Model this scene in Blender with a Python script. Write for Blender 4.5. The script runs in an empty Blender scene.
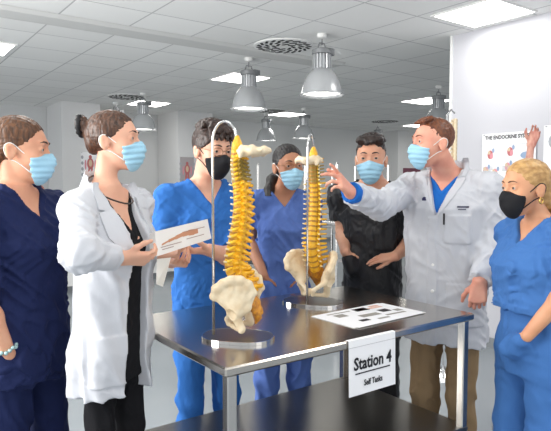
import bpy, math, random
import numpy as np
from mathutils import Vector, Matrix
random.seed(7)
scene = bpy.context.scene
COL = scene.collection
PI = math.pi
# ------------------------------------------------------------------ camera frame
FPX, PITCH, EYE = 570.0, math.atan(32.5/570.0), 1.47
CEIL = 2.84
def at(px, py, Y):
    """a point of the room seen at this place of the photograph, Y metres in front of the camera"""
    a = (px-275.5)/FPX; b = (215.5-py)/FPX
    r = np.array([a, math.cos(PITCH)+b*math.sin(PITCH), -math.sin(PITCH)+b*math.cos(PITCH)])
    return np.array([0, 0, EYE]) + r*(Y/r[1])
AZ = math.atan2(415.5, 570.0)
AU = np.array([-math.sin(AZ), math.cos(AZ), 0.0])     # room axis u (away, to the left)
AV = np.array([math.cos(AZ), math.sin(AZ), 0.0])      # room axis v (away, to the right)
def uv(u, v, z=0.0):
    return AU*u + AV*v + np.array([0, 0, z])
UVROT = math.atan2(AV[1], AV[0])                      # local x = v, local y = u
cam = bpy.data.cameras.new('camera'); cam_o = bpy.data.objects.new('camera', cam); COL.objects.link(cam_o)
cam_o.location = (0, 0, EYE); cam_o.rotation_euler = (PI/2-PITCH, 0, 0)
cam.sensor_width = 36.0; cam.lens = FPX/551.0*36.0; cam.clip_start = 0.05
scene.camera = cam_o

# ------------------------------------------------------------------ materials
def lin(c):
    return tuple(((x/255.0)/12.92 if x <= 10 else (((x/255.0)+0.055)/1.055)**2.4) for x in c)
def mat(name, rgb, rough=0.5, metal=0.0, bump=None, var=None, sss=0.0, emit=None, spec=0.5, coat=0.0, aniso=None, sheen=0.0):
    """bump=(scale xyz, strength, distance); var=(scale xyz, other rgb, amount)"""
    m = bpy.data.materials.new(name); m.use_nodes = True
    nt = m.node_tree; b = nt.nodes['Principled BSDF']
    b.inputs['Base Color'].default_value = (*lin(rgb), 1); b.inputs['Roughness'].default_value = rough
    b.inputs['Metallic'].default_value = metal
    b.inputs['Specular IOR Level'].default_value = spec
    if coat: b.inputs['Coat Weight'].default_value = coat; b.inputs['Coat Roughness'].default_value = 0.08
    if sheen: b.inputs['Sheen Weight'].default_value = sheen
    if sss:
        b.inputs['Subsurface Weight'].default_value = sss
        b.inputs['Subsurface Radius'].default_value = (1, .35, .2); b.inputs['Subsurface Scale'].default_value = 0.008
    if emit:
        b.inputs['Emission Color'].default_value = (*lin(emit[0]), 1); b.inputs['Emission Strength'].default_value = emit[1]
    if bump or var:
        tc = nt.nodes.new('ShaderNodeTexCoord')
    def noise(scale, detail=3):
        mp = nt.nodes.new('ShaderNodeMapping'); mp.inputs['Scale'].default_value = scale
        nz = nt.nodes.new('ShaderNodeTexNoise'); nz.inputs['Scale'].default_value = 1.0; nz.inputs['Detail'].default_value = detail
        nt.links.new(tc.outputs['Object'], mp.inputs['Vector']); nt.links.new(mp.outputs['Vector'], nz.inputs['Vector'])
        return nz
    if bump:
        nz = noise(bump[0]); bp = nt.nodes.new('ShaderNodeBump')
        bp.inputs['Strength'].default_value = bump[1]; bp.inputs['Distance'].default_value = bump[2]
        nt.links.new(nz.outputs['Fac'], bp.inputs['Height']); nt.links.new(bp.outputs['Normal'], b.inputs['Normal'])
    if var:
        nz = noise(var[0]); rp = nt.nodes.new('ShaderNodeValToRGB'); rp.color_ramp.elements[0].position = .35; rp.color_ramp.elements[1].position = .65
        rp.color_ramp.elements[0].color = (*lin(rgb), 1)
        o = lin(var[1]); a = var[2]; r0 = lin(rgb)
        rp.color_ramp.elements[1].color = tuple(r0[i]*(1-a)+o[i]*a for i in range(3))+(1,)
        nt.links.new(nz.outputs['Fac'], rp.inputs['Fac']); nt.links.new(rp.outputs['Color'], b.inputs['Base Color'])
    return m

# ------------------------------------------------------------------ object helpers
def link_mesh(name, verts, faces, m, parent=None, smooth=False, base=None, mats=None, fmat=None):
    me = bpy.data.meshes.new(name)
    v = np.asarray(verts, dtype=np.float64)
    if base is not None: v = v - np.asarray(base)
    me.from_pydata(v.tolist(), [], faces if isinstance(faces, list) else faces.tolist())
    for q in (mats or [m]): me.materials.append(q)
    if fmat is not None: me.polygons.foreach_set('material_index', np.asarray(fmat, dtype=np.int32))
    if smooth: me.polygons.foreach_set('use_smooth', np.ones(len(me.polygons), dtype=bool))
    me.update()
    o = bpy.data.objects.new(name, me); COL.objects.link(o)
    if parent is not None: o.parent = parent
    return o
def tag(o, label=None, cat=None, group=None, kind=None):
    if label: o['label'] = label
    if cat: o['category'] = cat
    if group: o['group'] = group
    if kind: o['kind'] = kind
    return o
def empty(name, loc=(0, 0, 0), rz=0.0, label=None, cat=None, group=None):
    o = bpy.data.objects.new(name, None); COL.objects.link(o)
    o.location = tuple(loc); o.rotation_euler = (0, 0, rz); o.empty_display_size = .1
    return tag(o, label, cat, group)
def copy_tree(o, parent=None):
    c = o.copy(); COL.objects.link(c)
    if parent is not None: c.parent = parent
    for ch in [x for x in bpy.data.objects if x.parent == o]: copy_tree(ch, c)
    return c

class MB:
    """collects primitive shapes into one mesh"""
    def __init__(s): s.v = []; s.f = []; s.mi = []; s.cur = 0
    def add(s, vs, fs):
        n = len(s.v); s.v += [tuple(map(float, q)) for q in vs]; s.f += [tuple(i+n for i in f) for f in fs]; s.mi += [s.cur]*len(fs)
        return s
    def box(s, lo, hi, bev=0.0):
        x0, y0, z0 = lo; x1, y1, z1 = hi
        if bev <= 0:
            vs = [(x, y, z) for z in (z0, z1) for (x, y) in ((x0, y0), (x1, y0), (x1, y1), (x0, y1))]
            return s.add(vs, [(3, 2, 1, 0), (4, 5, 6, 7), (0, 1, 5, 4), (1, 2, 6, 5), (2, 3, 7, 6), (3, 0, 4, 7)])
        b = bev
        def ring(i, z): return [(x0+i+b, y0+i, z), (x1-i-b, y0+i, z), (x1-i, y0+i+b, z), (x1-i, y1-i-b, z), (x1-i-b, y1-i, z), (x0+i+b, y1-i, z), (x0+i, y1-i-b, z), (x0+i, y0+i+b, z)]
        rings = [ring(b, z0), ring(0, z0+b), ring(0, z1-b), ring(b, z1)]
        return s.loft(rings)
    def loft(s, rings, caps=True, closed=True):
        n = len(rings[0]); vs = [q for r in rings for q in r]; fs = []
        for k in range(len(rings)-1):
            for i in range(n if closed else n-1):
                j = (i+1) % n
                fs.append((k*n+i, k*n+j, (k+1)*n+j, (k+1)*n+i))
        if caps: fs.append(tuple(range(n-1, -1, -1))); fs.append(tuple((len(rings)-1)*n+i for i in range(n)))
        return s.add(vs, fs)
    def lathe(s, prof, c=(0, 0, 0), n=24, caps=True):
        rings = [[(c[0]+r*math.cos(2*PI*i/n), c[1]+r*math.sin(2*PI*i/n), c[2]+z) for i in range(n)] for r, z in prof]
        return s.loft(rings, caps)
    def tube(s, pts, r, n=8, caps=True, flat=None):
        pts = [np.asarray(p, float) for p in pts]; rs = r if isinstance(r, (list, tuple)) else [r]*len(pts)
        rings = []; up = None
        for i, p in enumerate(pts):
            d = pts[min(i+1, len(pts)-1)]-pts[max(i-1, 0)]; d = d/(np.linalg.norm(d)+1e-9)
            if up is None: up = np.array([0, 0, 1.0]) if abs(d[2]) < .9 else np.array([1.0, 0, 0])
            a = np.cross(d, up); a /= np.linalg.norm(a)+1e-9; b = np.cross(a, d); up = b
            fa = flat or 1.0
            rings.append([p+rs[i]*(math.cos(t)*a+fa*math.sin(t)*b) for t in [2*PI*k/n for k in range(n)]])
        return s.loft(rings, caps)
    def prism(s, poly, ax0, ax1):
        """polygon of 3-D points swept by the vector ax1-ax0"""
        d = np.asarray(ax1, float)-np.asarray(ax0, float); p = [np.asarray(q, float) for q in poly]
        return s.loft([p, [q+d for q in p]])
    def sphere(s, c, r, n=12, m=8, rad=None):
        rx, ry, rz = rad or (r, r, r)
        rings = [[(c[0]+rx*math.sin(t)*math.cos(2*PI*i/n), c[1]+ry*math.sin(t)*math.sin(2*PI*i/n), c[2]-rz*math.cos(t)) for i in range(n)] for t in [max(.02, min(PI-.02, PI*k/m)) for k in range(m+1)]]
        return s.loft(rings)
    def build(s, name, m, parent=None, smooth=False, base=None, mats=None, auto=None):
        o = link_mesh(name, s.v, s.f, m, parent, smooth, base, mats, s.mi if mats else None)
        if auto is not None:
            o.data.polygons.foreach_set('use_smooth', np.ones(len(o.data.polygons), dtype=bool))
            o.data.set_sharp_from_angle(angle=math.radians(auto))
        return o

# ------------------------------------------------------------------ sculpting with distance fields
def axis(lo, hi, h, fine=()):
    """grid lines from lo to hi, step h, finer (step hf) inside the intervals of fine"""
    out = [lo]
    while out[-1] < hi:
        x = out[-1]; st = h
        for a, b, hf in fine:
            if a-1e-6 <= x < b: st = min(st, hf)
            elif x < a < x+h: st = min(st, max(a-x, hf))
        out.append(x+st)
    return np.array(out, dtype=np.float32)
_lat = {}
def vnoise(P, freq, seed=0):
    if seed not in _lat: _lat[seed] = np.random.RandomState(seed+11).rand(32, 32, 32).astype(np.float32)
    L = _lat[seed]; q = P*np.asarray(freq, dtype=np.float32)+np.float32(100.0)
    i = np.floor(q).astype(np.int64); f = (q-i).astype(np.float32); f = f*f*(3-2*f); i0 = i & 31; i1 = (i+1) & 31
    def c(a, b): return a*(1-f[..., 0])+b*f[..., 0]
    def g(yy, zz): return c(L[i0[..., 0], yy, zz], L[i1[..., 0], yy, zz])
    a = g(i0[..., 1], i0[..., 2])*(1-f[..., 1])+g(i1[..., 1], i0[..., 2])*f[..., 1]
    b = g(i0[..., 1], i1[..., 2])*(1-f[..., 1])+g(i1[..., 1], i1[..., 2])*f[..., 1]
    return a*(1-f[..., 2])+b*f[..., 2]
class Frame:
    """a local frame: o origin, columns left / forward / up, scale s"""
    def __init__(s, o, yaw=0.0, pitch=0.0, roll=0.0, sc=1.0):
        y, p = math.radians(yaw), math.radians(pitch)
        s.o = np.asarray(o, float); s.s = sc
        l = np.array([math.cos(y), math.sin(y), 0.0]); fw = np.array([math.sin(y)*math.cos(p), -math.cos(y)*math.cos(p), math.sin(p)])
        up = np.cross(fw, l); r = math.radians(roll)
        s.l = l*math.cos(r)+up*math.sin(r); s.u = up*math.cos(r)-l*math.sin(r); s.f = fw
    def w(s, x, y, z): return s.o+s.s*(x*s.l+y*s.f+z*s.u)
    def loc(s, X, Y, Z):
        x, y, z = X-np.float32(s.o[0]), Y-np.float32(s.o[1]), Z-np.float32(s.o[2]); k = 1/s.s
        def dot(a): return (x*np.float32(a[0]*k)+y*np.float32(a[1]*k)+z*np.float32(a[2]*k))
        return dot(s.l), dot(s.f), dot(s.u)
class Field:
    def __init__(s, lo, hi, h, fx=(), fy=(), fz=()):
        s.a = [axis(lo[i], hi[i], h[i] if isinstance(h, (tuple, list)) else h, (fx, fy, fz)[i]) for i in range(3)]
        s.F = np.full([len(q) for q in s.a], 0.2, dtype=np.float32)
    def win(s, lo, hi):
        sl = []
        for i in range(3):
            a = max(0, int(np.searchsorted(s.a[i], lo[i]))-1); b = min(len(s.a[i]), int(np.searchsorted(s.a[i], hi[i]))+1)
            if b <= a: return None
            sl.append(slice(a, b))
        return tuple(sl)
    def op(s, fn, lo, hi, mode='u', k=0.0):
        m = k+.02
        w = s.win([q-m for q in lo], [q+m for q in hi])
        if w is None: return s
        X = s.a[0][w[0]][:, None, None]; Y = s.a[1][w[1]][None, :, None]; Z = s.a[2][w[2]][None, None, :]
        d = fn(X, Y, Z).astype(np.float32); F = s.F[w]
        if mode == 'u':
            r = np.minimum(F, d)
            if k > 0: h = np.maximum(k-np.abs(F-d), 0)/k; r = r-h*h*(k*.25)
        elif mode == 's':
            r = np.maximum(F, -d)
            if k > 0: h = np.maximum(k-np.abs(F+d), 0)/k; r = r+h*h*(k*.25)
        elif mode == 'i': r = np.maximum(F, d)
        elif mode == 'a': r = F+d
        s.F[w] = r
        return s
    def all(s, fn, mode='i', k=0.0): return s.op(fn, [q[0] for q in s.a], [q[-1] for q in s.a], mode, k)
    # round cone between a and b; flat=(dir, factor) squeezes the section along dir
    def cone(s, a, b, ra, rb, k=.01, mode='u', flat=None, cap=False):
        a = np.asarray(a, float); b = np.asarray(b, float); R = max(ra, rb)
        ba = b-a; L2 = float(ba@ba)+1e-12; L1 = math.sqrt(L2)
        def capped(d, X, Y, Z):
            if not cap: return d
            return np.maximum(d, ((X-np.float32(b[0]))*np.float32(ba[0]/L1)+(Y-np.float32(b[1]))*np.float32(ba[1]/L1)+(Z-np.float32(b[2]))*np.float32(ba[2]/L1)))
        def fn(X, Y, Z):
            XX, YY, ZZ = X, Y, Z
            x, y, z = X-np.float32(a[0]), Y-np.float32(a[1]), Z-np.float32(a[2])
            t = np.clip((x*np.float32(ba[0])+y*np.float32(ba[1])+z*np.float32(ba[2]))/np.float32(L2), 0, 1)
            x = x-t*np.float32(ba[0]); y = y-t*np.float32(ba[1]); z = z-t*np.float32(ba[2])
            d2 = x*x+y*y+z*z
            if flat is not None:
                n = flat[0]; c = x*np.float32(n[0])+y*np.float32(n[1])+z*np.float32(n[2]); d2 = d2+c*c*np.float32(1/flat[1]**2-1)
                return capped((np.sqrt(d2)-(np.float32(ra)+np.float32(rb-ra)*t))*np.float32(.5+.5*flat[1]), XX, YY, ZZ)
            return capped(np.sqrt(d2)-(np.float32(ra)+np.float32(rb-ra)*t), XX, YY, ZZ)
        return s.op(fn, np.minimum(a, b)-R, np.maximum(a, b)+R, mode, k)
    def chain(s, pts, rs, k=.01, mode='u'):
        for i in range(len(pts)-1): s.cone(pts[i], pts[i+1], rs[i], rs[i+1], k, mode)
        return s
    def ell(s, fr, c, r, k=.01, mode='u', tilt=None):
        """ellipsoid in frame fr; tilt=(axis index, degrees)"""
        cw = fr.w(*c) if fr else np.asarray(c, float); sc = fr.s if fr else 1.0; R = max(r)*sc
        r = np.asarray(r, np.float32)
        def fn(X, Y, Z):
            if fr: x, y, z = fr.loc(X, Y, Z); x = x-np.float32(c[0]); y = y-np.float32(c[1]); z = z-np.float32(c[2])
            else: x, y, z = X-np.float32(c[0]), Y-np.float32(c[1]), Z-np.float32(c[2])
            if tilt:
                t = math.radians(tilt[1]); co, si = np.float32(math.cos(t)), np.float32(math.sin(t))
                if tilt[0] == 0: y, z = co*y+si*z, -si*y+co*z
                elif tilt[0] == 1: x, z = co*x+si*z, -si*x+co*z
                else: x, y = co*x+si*y, -si*x+co*y
            k0 = np.sqrt((x/r[0])**2+(y/r[1])**2+(z/r[2])**2); k1 = np.sqrt((x/r[0]**2)**2+(y/r[1]**2)**2+(z/r[2]**2)**2)
            return k0*(k0-1)/(k1+1e-6)*np.float32(sc)
        return s.op(fn, cw-R, cw+R, mode, k)
    def loft(s, fr, zs, rx, ry, cx, cy, p=2.3, k=.02, mode='u', grow=0.0):
        """stack of super-ellipses along the up axis of fr"""
        zs = np.asarray(zs, np.float32); R = max(max(rx), max(ry))+grow+max(np.abs(cx).max(), np.abs(cy).max())
        a = fr.w(0, 0, zs[0]); b = fr.w(0, 0, zs[-1])
        def fn(X, Y, Z):
            x, y, z = fr.loc(X, Y, Z)
            if z.shape[0] > 1 and abs(fr.u[2]) > .9999: z1 = z[:1, :1, :]
            else: z1 = z
            def ip(v): return np.interp(z1, zs, v).astype(np.float32)
            a_, b_ = ip(rx)+np.float32(grow), ip(ry)+np.float32(grow)
            x = (x-ip(cx))/a_; y = (y-ip(cy))/b_
            rho = (np.abs(x)**p+np.abs(y)**p)**(1/p)
            d = (rho-1)*np.minimum(a_, b_)
            dz = np.maximum(zs[0]-z1, z1-zs[-1])
            return np.maximum(d, dz)*np.float32(fr.s)
        return s.op(fn, np.minimum(a, b)-R*fr.s, np.maximum(a, b)+R*fr.s, mode, k)
    def disp(s, fn, band=.03):
        idx = np.nonzero(np.abs(s.F) < band)
        if len(idx[0]) == 0: return s
        P = np.stack([s.a[i][idx[i]] for i in range(3)], -1)
        s.F[idx] += fn(P).astype(np.float32)
        return s
    def mesh(s):
        F = s.F; nx, ny, nz = F.shape; neg = F < 0
        c = neg[:-1, :-1, :-1].astype(np.int8)
        for dx in (0, 1):
            for dy in (0, 1):
                for dz in (0, 1):
                    if dx or dy or dz: c = c+neg[dx:nx-1+dx, dy:ny-1+dy, dz:nz-1+dz]
        act = (c > 0) & (c < 8); I = np.nonzero(act); N = len(I[0])
        idx = np.full(act.shape, -1, dtype=np.int64); idx[act] = np.arange(N)
        cor = [(dx, dy, dz) for dx in (0, 1) for dy in (0, 1) for dz in (0, 1)]
        V = np.stack([F[I[0]+d[0], I[1]+d[1], I[2]+d[2]] for d in cor], 1)
        acc = np.zeros((N, 3)); cnt = np.zeros(N)
        for a in range(8):
            for b in range(a+1, 8):
                da = [cor[b][q]-cor[a][q] for q in range(3)]
                if sum(map(abs, da)) != 1: continue
                va, vb = V[:, a], V[:, b]; m = (va < 0) != (vb < 0)
                t = np.where(m, va/np.where(m, va-vb, 1), 0)
                for q in range(3): acc[:, q] += np.where(m, cor[a][q]+t*da[q], 0)
                cnt += m
        acc /= cnt[:, None]
        P = np.zeros((N, 3))
        for q in range(3):
            ax = s.a[q].astype(np.float64); i = I[q]; P[:, q] = ax[i]+(ax[i+1]-ax[i])*acc[:, q]
        faces = []
        for q in range(3):
            sl0 = [slice(None)]*3; sl1 = [slice(None)]*3; sl0[q] = slice(0, -1); sl1[q] = slice(1, None)
            A, B = neg[tuple(sl0)], neg[tuple(sl1)]; cr = A != B
            e = list(np.nonzero(cr)); o1, o2 = [(1, 2), (2, 0), (0, 1)][q]
            ok = (e[o1] > 0) & (e[o2] > 0) & (e[o1] < F.shape[o1]-1) & (e[o2] < F.shape[o2]-1)
            e = [x[ok] for x in e]; inside = A[tuple(e)]
            def cell(d1, d2):
                g = [x.copy() for x in e]; g[o1] -= d1; g[o2] -= d2
                return idx[tuple(g)]
            quad = np.stack([cell(1, 1), cell(0, 1), cell(0, 0), cell(1, 0)], 1)
            quad[~inside] = quad[~inside][:, ::-1]
            faces.append(quad)
        return P, np.concatenate(faces)
    def build(s, name, m, parent=None, base=None):
        v, f = s.mesh()
        return link_mesh(name, v, f, m, parent, True, base)
# ------------------------------------------------------------------ people
def nrm(v): v = np.asarray(v, float); return v/(np.linalg.norm(v)+1e-12)
CURL = {'relaxed': [(18, 32, 20), (24, 38, 22), (30, 42, 24), (34, 44, 24)],
        'point': [(-6, 8, 4), (18, 30, 18), (40, 55, 35), (48, 60, 35)],
        'grip': [(28, 45, 28), (30, 48, 28), (32, 50, 28), (34, 50, 28)],
        'flat': [(6, 10, 6), (6, 10, 6), (8, 12, 8), (10, 14, 8)]}
def hand(F, wr, d, n, t, pose='relaxed', sc=1.0, thumb=.55):
    d = nrm(d); n = nrm(n-d*(n@d)); t0 = np.cross(d, n); t = t0 if t0@np.asarray(t, float) > 0 else -t0
    wr = np.asarray(wr, float)
    offs = [.029, .0098, -.0098, -.028]; base = [.088, .092, .088, .08]; lens = [.070, .078, .073, .057]; rad = [.0084, .0086, .0082, .0073]
    for i in range(4):
        kn = wr+(d*base[i]+t*offs[i])*sc
        F.cone(wr+t*offs[i]*.55*sc, kn, .0155*sc, .0115*sc, .012)
    for i in range(4):
        p = wr+(d*base[i]+t*offs[i])*sc; a = 0; sp = offs[i]*(.6 if pose in ('grip', 'relaxed') else 2.0)
        for j, fr in enumerate((.45, .30, .25)):
            a += math.radians(CURL[pose][i][j])
            v = nrm(d*math.cos(a)+n*math.sin(a)+t*sp*math.cos(a)); q = p+v*lens[i]*fr*sc
            F.cone(p, q, rad[i]*(1-.1*j)*sc, rad[i]*(.9-.1*j)*sc, .003); p = q
    p = wr+(d*.02+t*.016)*sc
    for L, v, ra, rb in ((.045, d*.65+t*thumb*1.2+n*.35, .015, .0115), (.034, d*.85+t*thumb*.8+n*.35, .0105, .0095), (.027, d*.95+t*thumb*.25+n*.35, .0095, .0078)):
        q = p+nrm(v)*L*sc; F.cone(p, q, ra*sc, rb*sc, .008); p = q

def face_shapes(F, hf, g=0.0, jaw=1.0, k=.02):
    F.ell(hf, (0, .035, -.05), (.052*jaw+g, .056+g, .060+g), k)
    F.ell(hf, (0, .070, -.094), (.024*jaw+g, .021+g, .019+g), k)
    for s in (-1, 1): F.ell(hf, (s*.037, .058, -.022), (.027+g, .028+g, .027+g), k)
    F.cone(hf.w(0, .094, .014), hf.w(0, .116, -.028), (.0075+g)*hf.s, (.0118+g)*hf.s, .012)
    F.ell(hf, (0, .104, -.034), (.0165+g, .010+g, .008+g), .006)

def head_field(F, hf, sex, jaw):
    F.ell(hf, (0, -.012, .045), (.075, .096, .083), .01)
    F.ell(hf, (0, .028, .012), (.065, .066, .088), .02)
    face_shapes(F, hf, 0, jaw)
    F.cone(hf.w(-.03, .083, .036), hf.w(.03, .083, .036), .0115*hf.s, .0115*hf.s, .016)
    for s in (-1, 1):
        F.ell(hf, (s*.033, .101, .013), (.021, .018, .013), .012, 's')
        F.ell(hf, (s*.032, .0805, .0145), (.0145, .0142, .0138), .003)
        F.ell(hf, (s*.032, .097, .0125), (.0135, .013, .0052), .002, 's')
        F.ell(hf, (s*.076, -.010, -.002), (.008, .019, .032), .004, tilt=(2, s*16))
        F.ell(hf, (s*.0775, -.016, .010), (.008, .015, .019), .004, tilt=(2, s*22))
        F.ell(hf, (s*.086, -.004, .003), (.006, .009, .018), .003, 's')
    F.ell(hf, (0, .0905, -.062), (.023, .007, .0045), .005); F.ell(hf, (0, .089, -.072), (.020, .008, .0055), .005)

EYE_V = None
def eye_mesh(name, c, hf, r, mats, parent, base):
    """eyeball with a coloured iris and a pupil looking along the head's forward axis"""
    n, m = 16, 12; vs = []; fs = []; mi = []
    for k in range(m+1):
        t = PI*k/m
        for i in range(n):
            a = 2*PI*i/n; vs.append(hf.w(c[0]+r*math.sin(t)*math.cos(a), c[1]+r*math.cos(t), c[2]+r*math.sin(t)*math.sin(a)))
    for k in range(m):
        for i in range(n):
            fs.append((k*n+i, (k+1)*n+i, (k+1)*n+(i+1) % n, k*n+(i+1) % n)); mi.append(2 if k < 1 else (1 if k < 2 else 0))
    return link_mesh(name, vs, fs, None, parent, True, base, mats, mi)

M_EYE = None
def add_face_parts(root, body, hf, p, base):
    ms = [mat('sclera', (178, 168, 162), .3), mat('iris', p.get('iris', (74, 52, 36)), .2), mat('pupil', (12, 10, 10), .15)]  # eye white dulled: shade of the lids is put into its colour
    for s in (-1, 1): eye_mesh('eye', (s*.032, .0805, .0145), hf, .0125, ms, body, base)
    bm = p['m_brow']
    for s in (-1, 1):
        b = MB(); pts = [(.013, .1000, .0375), (.024, .0980, .0420), (.036, .0920, .0425), (.047, .082, .037)]
        b.tube([hf.w(s*x, y, z) for x, y, z in pts], [.0026*hf.s, .0034*hf.s, .0028*hf.s, .0010*hf.s], 6)
        b.build('eyebrow', bm, body, True, base)

def add_mask(root, hf, p, base):
    c0 = hf.w(0, .05, -.05); R = .11*hf.s
    F = Field(c0-R, c0+R, .0028)
    face_shapes(F, hf, .006, p.get('jaw', .90 if p['sex'] == 'f' else 1.0)); F.ell(hf, (0, .055, -.048), (.057, .071, .068), .012)
    def region(X, Y, Z):
        x, y, z = hf.loc(X, Y, Z); ax = np.abs(x)
        return np.maximum(np.maximum(z-(.004-.38*ax), -(z+.121)), (.053+.16*np.abs(z+.05))-y)*np.float32(hf.s)
    F.all(region, 'i')
    if p['mask'] == 'blue':
        def pleat(P):
            x, y, z = hf.loc(P[:, 0], P[:, 1], P[:, 2]); zz = (z+.055+.12*x*x/.06)
            return .0013*np.clip(np.sin(zz*2*PI/.024)*1.5, -1, 1)*(np.abs(z+.055) < .042)
        F.disp(pleat, .012)
    o = F.build('face_mask', p['m_mask'], root, base)
    o['label'] = 'light blue pleated surgical mask' if p['mask'] == 'blue' else 'black face mask'
    for s in (-1, 1):
        b = MB()
        ctrl = [(.049, .060, -.020), (.065, .030, -.003), (.0765, -.004, .026), (.0815, -.026, .022), (.0785, -.032, .0), (.071, -.020, -.026), (.062, .014, -.042), (.044, .056, -.076)]
        pts = smooth_path([hf.w(s*(x+.0015), y, z) for x, y, z in ctrl], 4)
        b.tube(pts, .0016 if p['mask'] == 'blue' else .0022, 6); b.build('ear_loop', p['m_loop'], o, True, base)
    return o

def smooth_path(pts, n=6):
    pts = [np.asarray(q, float) for q in pts]; out = []
    for i in range(len(pts)-1):
        p0, p1, p2, p3 = pts[max(i-1, 0)], pts[i], pts[i+1], pts[min(i+2, len(pts)-1)]
        for k in range(n):
            t = k/n; out.append(.5*((2*p1)+(-p0+p2)*t+(2*p0-5*p1+4*p2-p3)*t*t+(-p0+3*p1-3*p2+p3)*t**3))
    out.append(pts[-1]); return out

def add_glasses(root, hf, base, m, r=.022, lens=None):
    b = MB()
    for s in (-1, 1):
        ring = [hf.w(s*.033+r*1.12*math.cos(t), .107-.010*abs(math.cos(t))*(1 if math.cos(t)*s > 0 else 0), .012+r*.86*math.sin(t)) for t in [2*PI*k/20 for k in range(21)]]
        b.tube(ring, .0014, 6)
        b.tube([hf.w(s*.057, .098, .016), hf.w(s*.074, .06, .018), hf.w(s*.079, -.005, .018), hf.w(s*.078, -.03, .002)], .0015, 6)
    b.tube([hf.w(-.009, .108, .016), hf.w(0, .112, .019), hf.w(.009, .108, .016)], .0013, 6)
    o = b.build('spectacles', m, root, True, base); o['label'] = 'thin-framed spectacles'

def hair_cap(F, hf, line, g=(.0, .0, .0), c=(0, -.013, .046), r=(.081, .103, .091)):
    """hair over the skull behind the hairline; line=[(z, y front limit)]"""
    F.ell(hf, c, tuple(r[i]+g[i] for i in range(3)), .01)
    zs = np.array([q[0] for q in line], np.float32); ys = np.array([q[1] for q in line], np.float32)
    def lim(X, Y, Z):
        x, y, z = hf.loc(X, Y, Z)
        yl = np.interp(z, zs, ys).astype(np.float32)
        return np.maximum((y-yl), (zs[0]-z))*np.float32(.8*hf.s)
    F.all(lim, 'i')

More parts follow.
